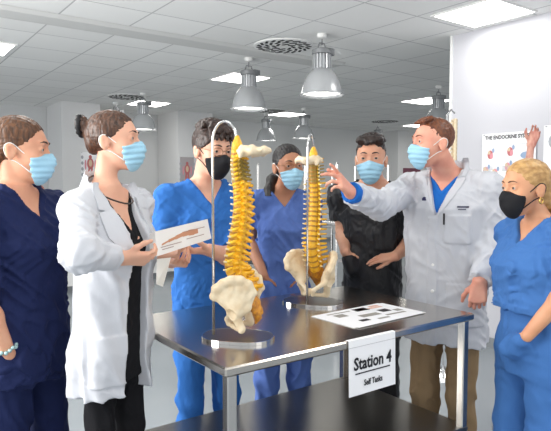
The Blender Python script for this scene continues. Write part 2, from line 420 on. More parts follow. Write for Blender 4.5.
def hair_head(root, hf, p, base):
    st = p['hair']; R = .16*hf.s
    c0 = hf.w(0, -.02, .02); lo, hi = c0-R, c0+R
    if st in ('bun', 'lowbun', 'ponytail'): lo = np.minimum(lo, hf.w(0, -.19, -.1)-.06); hi = np.maximum(hi, hf.w(0, -.19, .1)+.06)
    F = Field(lo, hi, .003)
    LONG = [(-.075, -.045), (-.05, -.035), (-.02, -.024), (.005, -.006), (.022, .024), (.035, .044), (.06, .060), (.085, .074), (.10, .08), (.14, .09)]
    SHORT = [(-.07, -.055), (-.045, -.038), (-.02, -.026), (.0, -.012), (.016, .020), (.03, .045), (.06, .060), (.085, .078), (.11, .09), (.14, .10)]
    if st in ('bun', 'lowbun', 'ponytail'):
        hair_cap(F, hf, LONG if st != 'bun' else [(-.035, -.03)]+LONG[2:])
        fx = {'bun': (0, -.125, .055), 'lowbun': (0, -.128, -.06), 'ponytail': (0, -.115, -.005)}[st]
        def comb(P):
            x, y, z = hf.loc(P[:, 0], P[:, 1], P[:, 2])
            dx, dy, dz = x-fx[0], y-fx[1], z-fx[2]; ang = np.arctan2(dx, dz+.02)
            w = vnoise(np.stack([ang*9, dy*9, dy*0], -1), (1, 1, 1), 5)
            return .0009*np.sin(ang*46+w*6)+.0012*(w-.5)
        F.disp(comb, .012)
        if st == 'bun':
            F.ell(hf, (0, -.105, .058), (.03, .03, .032), .02)
            F.ell(hf, (0, -.128, .075), (.036, .026, .043), .006)
            for a in range(7):
                t = 2*PI*a/7; F.cone(hf.w(.026*math.cos(t), -.132, .075+.032*math.sin(t)), hf.w(.03*math.cos(t+1.3), -.140, .077+.036*math.sin(t+1.3)), .010, .008, .003)
            F.ell(hf, (0, -.088, .0), (.04, .028, .045), .02)
            F.disp(lambda P: .004*(vnoise(P, (160, 160, 60), 8)-.5), .01)
        if st == 'lowbun':
            F.ell(hf, (0, -.085, -.035), (.05, .042, .052), .025)
            F.ell(hf, (0, -.112, -.066), (.027, .028, .027), .012)
            F.ell(hf, (0, -.150, -.095), (.034, .028, .036), .006)
            F.disp(lambda P: .003*(vnoise(P, (150, 150, 60), 8)-.5), .01)
        if st == 'ponytail':
            F.ell(hf, (0, -.085, -.02), (.05, .04, .05), .025)
            tail = p['tail'](hf)
            rr = [.020, .026, .027, .024, .016, .006]
            F.chain(tail, rr[:len(tail)], .015)
            F.disp(lambda P: .003*(vnoise(P, (150, 150, 30), 8)-.5), .01)
    if st == 'quiff':         # black, faded sides, curly top
        hair_cap(F, hf, SHORT, (-.004, -.004, 0))
        for i in range(60):
            rs = np.random.RandomState(i); a = rs.rand()*2*PI; q = math.sqrt(rs.rand())
            x, y = .068*q*math.cos(a), .008+.080*q*math.sin(a)
            z = .046+.088*math.sqrt(max(.12, 1-(x/.088)**2-((y+.012)/.112)**2))+.003
            F.ell(hf, (x, y, z), (.014, .014, .012+.004*rs.rand()), .006)
        F.cone(hf.w(-.05, .070, .108), hf.w(.05, .070, .108), .017*hf.s, .017*hf.s, .012)
        F.disp(lambda P: .005*(vnoise(P, (110, 110, 110), 4)-.5)+.003*(vnoise(P, (240, 240, 240), 6)-.5), .012)
    if st == 'tousled':       # dark, thick, side fringe
        hair_cap(F, hf, [(-.075, -.05), (-.045, -.035), (-.015, -.022), (.005, -.006), (.016, .022), (.03, .048), (.05, .066), (.085, .084), (.11, .095), (.15, .10)], (.004, .004, .006))
        for i in range(70):
            rs = np.random.RandomState(100+i); a = rs.rand()*2*PI; q = math.sqrt(rs.rand())
            x, y = .070*q*math.cos(a), -.006+.094*q*math.sin(a)
            z = .046+.09*math.sqrt(max(.03, 1-(x/.086)**2-((y+.012)/.108)**2))+.010
            v = np.array([.5-rs.rand(), .35+.3*rs.rand(), -.12])*.05
            F.cone(hf.w(x, y, z), hf.w(x+v[0], y+v[1], z+v[2]), .013, .007, .006)
        for s in (-1, -.5, 0, .5, 1): F.cone(hf.w(s*.05, .062, .108), hf.w(s*.056-.012, .096, .070), .016, .008, .008)
        F.disp(lambda P: .004*(vnoise(P, (110, 110, 110), 4)-.5), .012)
    if st == 'crop':          # short ginger
        hair_cap(F, hf, SHORT, (-.0045, -.006, -.002))
        for s in (-1, -.5, 0, .5, 1): F.cone(hf.w(s*.04, .035, .124), hf.w(s*.040, .074, .108), .012, .007, .012)
        F.disp(lambda P: .0035*(vnoise(P, (150, 90, 150), 4)-.5), .012)
    o = F.build('hair', p['m_hair'], root, base)
    if st in ('bun', 'lowbun', 'ponytail'):
        cpos, rr = {'bun': ((0, -.128, .075), .038), 'lowbun': ((0, -.130, -.080), .026), 'ponytail': ((0, -.128, -.012), .022)}[st]
        b = MB(); tor = []
        for k in range(25):
            t = 2*PI*k/24
            tor.append(hf.w(cpos[0]+rr*math.cos(t), cpos[1]+(.012*math.sin(t) if st != 'bun' else -.006), cpos[2]+rr*math.sin(t)))
        b.tube(tor, [.009+.0025*math.sin(k*2.6) for k in range(25)], 8); t = b.build('hair_tie', p.get('m_tie', p['m_hair']), o, True, base); t['label'] = 'black hair tie'
    return o

def torso_rings(p):
    zh, zs = p['zh'], p['zs']; H = zs-zh
    if p['sex'] == 'm':
        rows = [(-.16, .150, .095, -.005), (0, .165, .112, -.01), (.28, .150, .105, .0), (.55, .158, .112, .005), (.8, .172, .118, .0), (.95, .150, .088, -.012), (1.03, .100, .065, -.018), (1.12, .062, .056, -.016)]
    else:
        rows = [(-.16, .155, .10, -.01), (0, .168, .115, -.015), (.30, .128, .090, .0), (.55, .138, .100, .010), (.72, .148, .118, .022), (.86, .145, .098, .0), (.96, .125, .072, -.012), (1.04, .082, .056, -.018), (1.12, .050, .048, -.018)]
    b = p.get('build', 1.0)
    z = [zh+t*H for t, *_ in rows]
    return z, [r[1]*b for r in rows], [r[2]*b for r in rows], [0]*len(rows), [r[3] for r in rows]

def folds(P, seed, amp, fr, ridge=True):
    """soft cloth folds: warped waves across a direction, fading in and out; fr = rough frequencies per axis"""
    fr = np.asarray(fr, np.float32); rs = np.random.RandomState(seed*7+3)
    out = np.zeros(len(P), np.float32)
    for k in range(2):
        d = (rs.rand(3)-.5)*2*fr; d[2] += (.5-rs.rand())*fr[2]
        w = vnoise(P, fr*.35+2, seed+31*k)+.5*vnoise(P, fr*.8+3, seed+17*k+5)
        m = np.clip(vnoise(P, fr*.3+3.5, seed+53*k+9)*2.2-.55, 0, 1)
        sn = np.sin(PI*((P@d.astype(np.float32))*.8+3.2*w))
        out += (np.sqrt(sn*sn+.02)-.62).astype(np.float32)*m
    return amp*.75*out

def person(p):
    base = np.array([p['pos'][0], p['pos'][1], 0.0]); B = Frame(base, p['yaw']); S = p['S']
    hd = p['head']; hf = Frame(hd['o'], hd['yaw'], hd.get('pitch', 0), hd.get('roll', 0), hd.get('sc', 1.0))
    root = empty('person', base, 0, p['label'], 'person', None)
    fem = p['sex'] == 'f'; sw = p.get('sw', .165 if fem else .185); zs, zh = p['zs'], p['zh']
    p['B'] = B; p['hf'] = hf
    shL, shR = B.w(sw, -.012, zs-.015), B.w(-sw, -.012, zs-.015)
    if 'shL' in p: shL = np.asarray(p['shL'])
    if 'shR' in p: shR = np.asarray(p['shR'])
    arms = []
    for side, sh, a in ((1, shL, p['armL']), (-1, shR, p['armR'])): arms.append((side, sh, np.asarray(a['el'], float), np.asarray(a['wr'], float), a))
    # --- body
    allp = [hf.w(0, 0, .15), hf.w(0, .13, 0), hf.w(0, -.13, 0)]+[q for a in arms for q in a[1:4]]+[a[3]+nrm(a[4]['d'])*.2 for a in arms]+[B.w(.2, .3, .0), B.w(-.2, -.2, 0), B.w(.2, -.2, 0), B.w(-.2, .3, 0)]
    lo = np.min(allp, 0)-.07; hi = np.max(allp, 0)+.05; lo[2] = -.01
    R = .135*hf.s; h0 = hf.o
    fz = [(zh+.05, hi[2], .008), (h0[2]-R, h0[2]+R, .0032)]; fx = [(h0[0]-R, h0[0]+R, .0036)]; fy = [(h0[1]-R, h0[1]+R, .0036)]
    for a in arms:
        if a[4].get('hid'): continue
        q = a[3]+nrm(a[4]['d'])*.09
        fx.append((q[0]-.12, q[0]+.12, .0042)); fy.append((q[1]-.12, q[1]+.12, .0042)); fz.append((q[2]-.11, q[2]+.11, .0036))
    F = Field(lo, hi, (.008, .008, .016), fx, fy, fz)
    z, rx, ry, cx, cy = torso_rings(p); F.loft(B, z, rx, ry, cx, cy, 2.2, .02)
    ar = .80 if fem else .94
    for side, sh, el, wr, a in arms:
        F.cone(B.w(side*.07, -.018, zs+.008), sh, .050*ar, .052*ar, .05)
        F.cone(sh, el, .050*ar, .039*ar, .03)
        mid = el+(wr-el)*.3
        F.cone(el, mid, .039*ar, .042*ar, .02); F.cone(mid, wr, .042*ar, .027*ar, .02)
        hand(F, wr, np.asarray(a['d'], float), np.asarray(a['n'], float), np.asarray(a['t'], float), a.get('pose', 'relaxed'), a.get('sc', .88 if fem else .96), a.get('thumb', .55))
    for s in (-1, 1):
        lo_ = min(1, .35+.65*p.get('leg', 1.0)); hip = B.w(s*.085*lo_, -.005, zh); kn = B.w(s*.088*lo_, .02, zh*.53); an = B.w(s*.09, -.03, .085)
        lg = .88*p.get('leg', 1.0); F.cone(hip, kn, .078*lg, .052*lg, .03); F.cone(kn, an, .052*lg, .036, .02); F.cone(B.w(s*.09, -.04, .05), B.w(s*.095, .12, .035), .034, .028, .02)
    F.cone(hf.w(0, -.028, -.045), B.w(0, -.028, zs+.03), (.041 if fem else .053)*hf.s, (.046 if fem else .060)*(.3+.7*hf.s), .03)
    head_field(F, hf, p['sex'], p.get('jaw', .90 if p['sex'] == 'f' else 1.0))
    body = F.build('body', p['m_skin'], root, base)
    add_face_parts(root, body, hf, p, base); add_mask(root, hf, p, base); hair_head(root, hf, p, base)
    if p.get('glasses'): add_glasses(root, hf, base, p['glasses'])
    # --- clothes
    p['arms'] = arms; p['root'] = root; p['base'] = base
    trousers(p); p['wear'](p)
    for s in (-1, 1):
        c = B.w(s*.095, .03, .04); F = Field(c-.19, c+.19, .007)
        F.cone(B.w(s*.09, -.055, .05), B.w(s*.098, .13, .042), .044, .040, .02); F.cone(B.w(s*.09, -.04, .06), B.w(s*.09, -.03, .10), .044, .045, .02)
        F.all(lambda X, Y, Z: (.004-Z)+0*X+0*Y, 'i'); F.build('shoe', p['m_shoe'], root, base)
    return root

def trousers(p):
    B, zh, root, base = p['B'], p['zh'], p['root'], p['base']; g = p.get('leg', 1.0)
    q = [B.w(x, y, 0) for x in (-.26, .26) for y in (-.24, .24)]; lo = np.min(q, 0); hi = np.max(q, 0); lo[2] = .06; hi[2] = zh+.24
    F = Field(lo, hi, (.0065, .0065, .012), fz=[(.35, zh+.16, .0065)])
    z, rx, ry, cx, cy = torso_rings(p)
    F.loft(B, [zh-.10, zh, zh+.10, p.get('waist', zh+.13)+.02], [.155*g, .170*g, .158*g, .15*g], [.115*g, .123*g, .112*g, .105*g], [0]*4, [-.008]*4, 2.3, .02)
    for s in (-1, 1):
        lo_ = min(1, .35+.65*g); hip = B.w(s*.088*lo_, -.005, zh-.03); kn = B.w(s*.095*lo_, .015, zh*.53); an = B.w(s*.098, -.025, .09)
        F.cone(hip, kn, .090*g, .074*g, .03); F.cone(kn, an, .074*g, .070*g, .02)
    for side, sh, el, wr, a in p['arms']:
        if a.get('pkt') == 'leg': F.cone(wr+nrm(a['d'])*.04, wr+nrm(a['d'])*.10, .033, .036, .06)
    sd = p['seed']
    F.disp(lambda P: folds(P, sd, .020, (10, 10, 3))+folds(P+P[:, [2, 0, 1]]*.5, sd+1, .010, (16, 16, 9)), .035)
    if p.get('waist'):     # gathered elastic waistband
        def wb(P):
            x, y, z = B.loc(P[:, 0], P[:, 1], P[:, 2]); a = np.arctan2(y, x); w = np.exp(-((z-p['waist'])/.022)**2)
            return w*(.010+.003*np.sin(a*60))
        F.disp(wb, .03)
    o = F.build(p.get('leg_name', 'scrub_trousers'), p['m_leg'], root, base)
    return o

def neck_cut(F, B, zs, depth=.12, half=.065, hole=.062):
    def vcut(X, Y, Z):
        x, y, z = B.loc(X, Y, Z)
        return np.maximum((np.abs(x)-(z-(zs-depth))*(half/(depth+.05)))*.85, -.005-y)
    F.all(vcut, 's'); F.cone(B.w(0, -.01, zs+.0), B.w(0, -.02, zs+.2), hole, hole+.01, .0, 's')

def scrub_top(p, hem=-.14, tuck=False, sleeve=.62, vdepth=.12):
    B, zh, zs, root, base = p['B'], p['zh'], p['zs'], p['root'], p['base']; H = zs-zh
    q = [B.w(x, y, 0) for x in (-.30, .30) for y in (-.26, .26)]+[a[1] for a in p['arms']]+[a[2] for a in p['arms']]
    lo = np.min(q, 0)-.06; hi = np.max(q, 0)+.06; lo[2] = zh+hem*H-.03; hi[2] = zs+.12
    F = Field(lo, hi, .0052)
    z, rx, ry, cx, cy = torso_rings(p)
    fem = p['sex'] == 'f'
    rows = ([(hem, .178, .125, -.008), (.05, .180, .128, -.008), (.30, .158, .118, .004), (.55, .160, .122, .012), (.72, .166, .136, .022), (.86, .160, .114, .002), (.96, .138, .086, -.012), (1.04, .092, .068, -.018), (1.10, .062, .060, -.018)] if fem else
            [(hem, .178, .126, -.006), (.05, .178, .128, -.006), (.30, .170, .124, .002), (.55, .176, .130, .006), (.8, .188, .134, .002), (.95, .165, .102, -.012), (1.03, .110, .078, -.018), (1.10, .072, .066, -.018)])
    b = p.get('build', 1.0)*p.get('top', 1.0)
    F.loft(B, [zh+r[0]*H for r in rows], [r[1]*b for r in rows], [r[2]*b for r in rows], [0]*len(rows), [r[3] for r in rows], 2.4, .02)
    ar = (.9 if fem else 1.0)*p.get('sl', 1.0)
    for side, sh, el, wr, a in p['arms']:
        e = sh+(el-sh)*a.get('sleeve', sleeve)
        F.cone(B.w(side*.07, -.018, zs+.008), sh, .058*ar, .060*ar, .05)
        F.cone(sh, e, .061*ar, .068*ar, .03, cap=True)
    sd = p['seed']+20
    F.disp(lambda P: p.get('fold', 1.0)*(folds(P, sd, .012, (9, 9, 4))+folds(P+P[:, [2, 2, 0]]*.6, sd+1, .012, (15, 15, 8))+folds(P-P[:, [2, 0, 1]]*.7, sd+2, .006, (32, 32, 18))), .035)
    if p.get('pocket'):
        x0, x1, z0, z1 = p['pocket']
        def pk(P):
            x, y, z = B.loc(P[:, 0], P[:, 1], P[:, 2]); return -.004*((x > x0) & (x < x1) & (z > z0) & (z < z1) & (y > .03))
        F.disp(pk, .02)
    def band(P):         # sewn neck band and hem
        x, y, z = B.loc(P[:, 0], P[:, 1], P[:, 2]); dv = np.abs(x)-(z-(zs-vdepth))*(p.get('vhalf', .065)/(vdepth+.05))
        return -.004*((np.abs(dv-.010) < .010) & (y > 0) & (z > zs-vdepth-.02))-.003*(z < zh+hem*H+.025)
    F.disp(band, .02)
    neck_cut(F, B, zs, vdepth, p.get('vhalf', .065), p.get('vhole', .060))
    for side, sh, el, wr, a in p['arms']:
        if a.get('pkt') == 'top': F.cone(wr+nrm(a['d'])*.05, wr+nrm(a['d'])*.10, .033, .036, .06)
    return F.build('scrub_top', p['m_top'], root, base)

def lapels(p, coat, vd, openx, openw):
    """turned-back collar flaps lying on the chest, a sheet of cloth each"""
    B, zs, base = p['B'], p['zs'], p['base']
    from mathutils.bvhtree import BVHTree
    bv = BVHTree.FromObject(coat, bpy.context.evaluated_depsgraph_get())
    def surf(x, z, off):
        for y0 in (.21, .30):
            h = bv.ray_cast(Vector(B.w(x, y0, z)-base), Vector(-B.f), .4)
            if h[0] is not None: return np.array(h[0])+base+B.f*off
        return B.w(x, .02, z)
    for s in (-1, 1):
        g0 = openw*.85 if openw else 0.0
        # (height above the lapel's lower end, inner x, outer x)
        rows = [(0, g0+.004, g0+.012), (.04, g0+.010, g0+.040), (.09, g0+.022, g0+.070), (.14, g0*.6+.036, g0*.6+.092), (.165, g0*.5+.043, g0*.5+.098), (.170, g0*.5+.045, g0*.5+.070), (.176, g0*.5+.047, g0*.5+.094), (.205, g0*.3+.056, g0*.3+.100), (.235, .066, .102), (.258, .074, .098)]
        top = []; bot = []
        for h, xi, xo in rows:
            z = zs-vd+.01+h
            top.append([surf(s*(xi+(xo-xi)*t)+openx*.5, z, .009-.003*t) for t in (0, .33, .66, 1)]); bot.append([surf(s*(xi+(xo-xi)*t)+openx*.5, z, .002) for t in (0, .33, .66, 1)])
        b = MB(); b.loft([t+q[::-1] for t, q in zip(top, bot)]); b.build('lapel', p['m_coat'], coat, True, base, auto=50)

def lab_coat(p, hem=.50, openx=.02, openw=.0, skirt=1.15, seed=40, buttons=None):
    """white coat with collar, lapels, full sleeves; open along the front between the panels"""
    B, zh, zs, root, base = p['B'], p['zh'], p['zs'], p['root'], p['base']; H = zs-zh
    q = [B.w(x, y, 0) for x in (-.32, .32) for y in (-.30, .30)]+[w for a in p['arms'] for w in a[1:4]]
    lo = np.min(q, 0)-.09; hi = np.max(q, 0)+.09; lo[2] = min(hem, lo[2] if False else hem)-.02; hi[2] = max(zs+.13, max(w[2] for w in q)+.09)
    F = Field(lo, hi, .0055)
    fem = p['sex'] == 'f'; b = p.get('build', 1.0)*1.05
    rows = ([(None, .185*skirt, .150*skirt, -.01), (.05, .180, .132, -.008), (.30, .158, .122, .004), (.55, .162, .128, .012), (.72, .170, .142, .022), (.86, .165, .120, .002), (.96, .145, .092, -.012), (1.04, .098, .074, -.018), (1.10, .070, .066, -.018)] if fem else
            [(None, .190*skirt, .145*skirt, -.006), (.05, .186, .136, -.006), (.30, .180, .132, .002), (.55, .186, .138, .006), (.8, .196, .140, .002), (.95, .172, .108, -.012), (1.03, .118, .084, -.018), (1.10, .080, .072, -.018)])
    zz = [hem if r[0] is None else zh+r[0]*H for r in rows]
    F.loft(B, zz, [r[1]*b for r in rows], [r[2]*b for r in rows], [0]*len(rows), [r[3] for r in rows], 2.4, .02)
    ar = (.90 if fem else .98)*p.get('slv', 1.0)
    sd = p['seed']+seed
    F.disp(lambda P: folds(P, sd, .014, (10, 10, 2.0))+folds(P+P[:, [2, 2, 0]]*.5, sd+1, .007, (15, 15, 8))-.005, .035)
    if openw > 0:
        def gap(X, Y, Z):
            x, y, z = B.loc(X, Y, Z); w = np.interp(z, [hem, zh, zs-.22, zs-.02], [openw*1.3, openw, openw*.9, openw*.8]).astype(np.float32)
            return np.maximum(np.abs(x-openx)-w, .03-y)
        F.all(gap, 's')
    G = Field(lo, hi, .0055); G.F[:] = .2
    for side, sh, el, wr, a in p['arms']:
        w2 = el+(wr-el)*a.get('cuff', .93)
        G.cone(B.w(side*.07, -.018, zs+.008), sh, .064*ar, .066*ar, .05)
        G.cone(sh, el, .066*ar, .060*ar, .03); G.cone(el, w2, .058*ar, .048*ar, .02, cap=True)
    G.disp(lambda P: folds(P+P[:, [2, 2, 0]]*.5, sd+5, .016, (12, 12, 12))+folds(P-P[:, [2, 0, 1]]*.6, sd+6, .008, (26, 26, 16))-.004, .035)
    h = np.maximum(.03-np.abs(F.F-G.F), 0)/.03; F.F = np.minimum(F.F, G.F)-h*h*.0075
    # collar and lapels: a second layer of cloth
    F.cone(B.w(.0, -.035, zs+.040), B.w(.0, -.028, zs+.075), .084 if not fem else .074, .076 if not fem else .066, .012)
    vd = p.get('vd', .20)
    for x0, x1, z0, z1 in p.get('pockets', []):
        def pk(P):
            x, y, z = B.loc(P[:, 0], P[:, 1], P[:, 2]); return -.0055*((x > x0) & (x < x1) & (z > z0) & (z < z1) & (y > .03))
        F.disp(pk, .02)
    if openw == 0:
        def pl(P):          # overlapping front panel
            x, y, z = B.loc(P[:, 0], P[:, 1], P[:, 2]); return -.005*((x < openx) & (x > -.3) & (y > .05) & (z < zs-vd))*(x > openx-.045)
        F.disp(pl, .02)
    neck_cut(F, B, zs, vd, .070, .062 if fem else .068)
    o = F.build('lab_coat', p['m_coat'], root, base)
    lapels(p, o, vd, openx, openw)
    if buttons:
        for zb in buttons:
            # nearest front point of the coat at this height
            r = np.interp(zb, zz, [q[2] for q in rows])*b
            bb = MB(); c = B.w(openx-.02, r+.006, zb)
            ringp = [[c+B.f*dy+B.l*rr*math.cos(2*PI*k/12)+B.u*rr*math.sin(2*PI*k/12) for k in range(12)] for rr, dy in ((.008, 0), (.008, .004), (.005, .006))]
            bb.loft(ringp); bb.build('button', p['m_button'], o, False, base)
    return o
# ------------------------------------------------------------------ the seven people
def skin(name, c, c2): return mat(name, c, .48, sss=.12, var=((14, 14, 14), c2, .5), bump=((260, 260, 260), .08, .002), spec=.4)
def cloth(name, c, rough=.85, s=.45): return mat(name, c, rough, bump=((24, 24, 9), s, .014), spec=.25, sheen=.0)
def hairm(name, c, c2, sc=(120, 120, 30)): return mat(name, c, .42, var=(sc, c2, .8), bump=(sc, .5, .006), spec=.5)
M_BLUEMASK = mat('surgical_mask_blue', (160, 204, 226), .8, bump=((500, 500, 500), .2, .001), spec=.2)
M_BLACKMASK = mat('mask_black', (26, 26, 30), .75, bump=((300, 300, 300), .2, .001), spec=.3)
M_LOOPW = mat('ear_loop_white', (236, 236, 232), .7); M_LOOPB = mat('ear_loop_black', (24, 24, 26), .7)
M_NAVY = cloth('scrubs_navy', (24, 34, 74)); M_ROYAL = cloth('scrubs_royal', (48, 106, 180)); M_PERI = cloth('scrubs_periwinkle', (88, 115, 180))
M_BLACK = mat('scrubs_black', (24, 24, 28), .5, bump=((22, 22, 6), .7, .02), spec=.4); M_SKY = cloth('scrubs_blue', (66, 112, 174)); M_COAT = cloth('coat_white', (200, 202, 208), .8, .22)
M_SHIRT = cloth('shirt_blue', (30, 104, 190)); M_KHAKI = cloth('trousers_khaki', (142, 118, 88)); M_SHOE = mat('shoe_dark', (34, 34, 38), .5); M_SHOEW = mat('shoe_white', (225, 225, 225), .5)
M_TIE = mat('hair_tie_black', (16, 16, 20), .6, bump=((80, 80, 80), .4, .004)); M_WIRE = mat('spectacle_frame', (150, 110, 80), .3, .9); M_GOLD = mat('earring_gold', (225, 185, 110), .2, 1.0)
M_BUTTON = mat('button_white', (235, 235, 232), .4)
def XY(px, Y): q = at(px, 183, Y); return (q[0], q[1])
def arm(el, wr, d, n, t, pose='relaxed', **k): return dict(el=el, wr=wr, d=d, n=n, t=t, pose=pose, **k)
DOWN = (0, 0, -1)

# 1 navy scrubs, far left
def wear1(p):
    scrub_top(p, hem=-.16, vdepth=.06)
    b = MB(); w = p['arms'][1][3]; e = p['arms'][1][2]; d = nrm(w-e); c = w-d*.02
    a = nrm(np.cross(d, [0, 0, 1])); q = np.cross(d, a)
    for k in range(15):
        t = 2*PI*k/15; b.sphere(c+(a*math.cos(t)+q*math.sin(t))*.030+d*.003*math.sin(5*t), .0068, 8, 6)
    o = b.build('bracelet', mat('bracelet_beads', (170, 200, 200), .25, .3), p['root'], True, p['base']); o['label'] = 'pale beaded bracelet'
P1 = dict(label='woman in navy scrubs and blue mask at the left edge, hand in pocket', sex='f', pos=XY(20, 1.93), yaw=68, S=1.70, zs=1.40, zh=.90, sw=.158, seed=3, build=.95, leg=.92,
          head=dict(o=at(20, 152, 1.93), yaw=98, pitch=-4, sc=.90), mask='blue', hair='ponytail', tail=lambda hf: [hf.w(0, -.12, -.01), hf.w(0, -.165, -.03), hf.w(0, -.185, -.10), hf.w(0, -.17, -.18), hf.w(0, -.15, -.25)],
          armL=arm(at(44, 300, 2.08), at(42, 345, 2.05), (.1, -.1, -1), (-.5, -.6, 0), (.8, -.6, 0), hid=1),
          armR=arm(at(-17, 300, 1.74), at(9, 354, 1.79), (.3, .75, -.6), (0, 1, 0), (1, 0, .2), sleeve=.9, sc=.36, pkt='leg'),
          m_skin=skin('skin_fair_warm', (218, 164, 134), (202, 136, 108)), m_mask=M_BLUEMASK, m_loop=M_LOOPW, m_hair=hairm('hair_brown', (62, 38, 22), (112, 70, 38)), m_brow=hairm('brow_brown', (60, 38, 24), (60, 38, 24)), m_tie=M_TIE,
          m_top=M_NAVY, m_leg=M_NAVY, m_shoe=M_SHOEW, wear=wear1, iris=(70, 90, 80))
person(P1)

# 2 woman in a white coat over black clothes
def wear2(p):
    o = scrub_top_named(p, 'black_top', cloth('top_black', (20, 20, 24)), hem=-.14, top=.86, sleeve=.08, vdepth=.09)
    o = lab_coat(p, hem=.80, openx=.0, openw=.048, skirt=.90, buttons=None)
    b = MB(); B = p['B']; zs = p['zs']
    pts = [B.w(.066*math.sin(t), -.018+.095*math.cos(t)*(1 if math.cos(t) > 0 else .5), zs+.045-.045*math.cos(t)) for t in [2*PI*k/24 for k in range(25)]]
    b.tube(pts, .003, 6); b.build('necklace', mat('necklace_dark', (70, 60, 56), .3, .6), p['root'], True, p['base'])
def scrub_top_named(p, name, m, hem, top, sleeve, vdepth):
    q = dict(p); q['m_top'] = m; q['top'] = top; q['fold'] = .25; q['sl'] = .72; q['pocket'] = None;
    q['arms'] = [(s, sh, e, w, dict(a, sleeve=sleeve)) for s, sh, e, w, a in p['arms']]
    o = scrub_top(q, hem, False, sleeve, vdepth); o.name = name; o.data.name = name
    return o
P2 = dict(label='woman in an open white lab coat over black, holding one end of the box', sex='f', pos=XY(110.5, 1.855), yaw=64, S=1.73, zs=1.404, zh=.905, sw=.132, seed=13, slv=.84, build=.765, leg=.60,
          head=dict(o=at(114, 143, 1.89), yaw=86, pitch=2, sc=.80), mask='blue', hair='bun',
          armR=arm(at(80, 254, 1.54), at(122, 258, 1.72), (.95, .30, -.08), (.1, .75, .65), (0, -.4, 1), 'grip', cuff=.76, sc=.80),
          armL=arm(at(141, 246, 2.12), at(158, 254, 2.06), (.9, .1, .05), (.1, -.4, .9), (.2, .9, .2), 'grip', sc=.76),
          m_skin=skin('skin_fair', (226, 176, 150), (210, 150, 124)), m_mask=M_BLUEMASK, m_loop=M_LOOPW, m_hair=hairm('hair_chestnut', (52, 32, 22), (98, 62, 40)), m_brow=hairm('brow_dark', (50, 32, 22), (50, 32, 22)), m_tie=M_TIE,
          m_top=M_BLACK, m_leg=cloth('trousers_black', (18, 18, 22)), leg_name='trousers', m_coat=M_COAT, m_button=M_BUTTON, m_shoe=M_SHOE, wear=wear2, pockets=[(-.16, -.05, .84, 1.0)])
person(P2)

# 3 man in royal blue scrubs
P3 = dict(label='man in royal blue scrubs, spectacles and black mask, looking down at the box', sex='m', pos=XY(206, 2.60), yaw=26, S=1.74, zs=1.415, zh=.905, sw=.176, seed=23, build=.88, leg=.84,
          head=dict(o=at(212, 152, 2.55), yaw=38, pitch=-10, roll=0, sc=.95), mask='black', hair='tousled', glasses=M_WIRE,
          armR=arm(at(166, 252, 2.50), at(171, 262, 2.25), (.5, -.75, .05), (.3, .1, .9), (-.6, -.6, .4), 'grip'),
          armL=arm(at(234, 258, 2.52), at(209, 250, 2.28), (-.75, -.65, .02), (-.1, .1, 1), (.4, -.9, .2), 'grip'),
          m_skin=skin('skin_light', (226, 176, 150), (210, 148, 122)), m_mask=M_BLACKMASK, m_loop=M_LOOPB, m_hair=hairm('hair_dark_brown', (34, 22, 18), (64, 42, 34), (70, 70, 70)), m_brow=hairm('brow_black', (36, 24, 20), (36, 24, 20)),
          m_top=M_ROYAL, m_leg=M_ROYAL, m_shoe=M_SHOE, wear=lambda p: scrub_top(p, hem=-.16, sleeve=.86, vdepth=.045), pocket=(.02, .13, 1.17, 1.31))
person(P3)

# 4 woman in periwinkle scrubs between the spines
P4 = dict(label='dark-haired woman in periwinkle scrubs standing between the two spine models', sex='f', pos=XY(283, 2.88), yaw=8, S=1.66, zs=1.385, zh=.865, sw=.142, seed=33, build=.80, leg=.80,
          head=dict(o=at(288, 168, 2.82), yaw=20, pitch=-3, roll=2, sc=.88), mask='blue', hair='ponytail', tail=lambda hf: [hf.w(-.01, -.11, -.02), hf.w(-.055, -.115, -.07), hf.w(-.085, -.08, -.13), hf.w(-.10, -.04, -.19)], glasses=M_WIRE,
          armR=arm(at(250, 240, 2.92), at(264, 276, 2.76), (.25, .1, -.9), (.6, .7, 0), (.7, -.7, .1), sleeve=.60, sc=.6, pkt='top'),
          armL=arm(at(311, 243, 2.92), at(302, 278, 2.78), (-.25, .1, -.9), (-.6, .7, 0), (-.7, -.7, .1), sleeve=.60, sc=.6, pkt='top'),
          m_skin=skin('skin_brown', (186, 132, 102), (164, 108, 80)), m_mask=M_BLUEMASK, m_loop=M_LOOPW, m_hair=hairm('hair_black', (16, 13, 14), (36, 28, 28)), m_brow=hairm('brow_jet', (22, 16, 16), (22, 16, 16)), m_tie=M_TIE,
          m_top=M_PERI, m_leg=M_PERI, m_shoe=M_SHOE, wear=lambda p: scrub_top(p, hem=-.12, vdepth=.035), pocket=None)
person(P4)

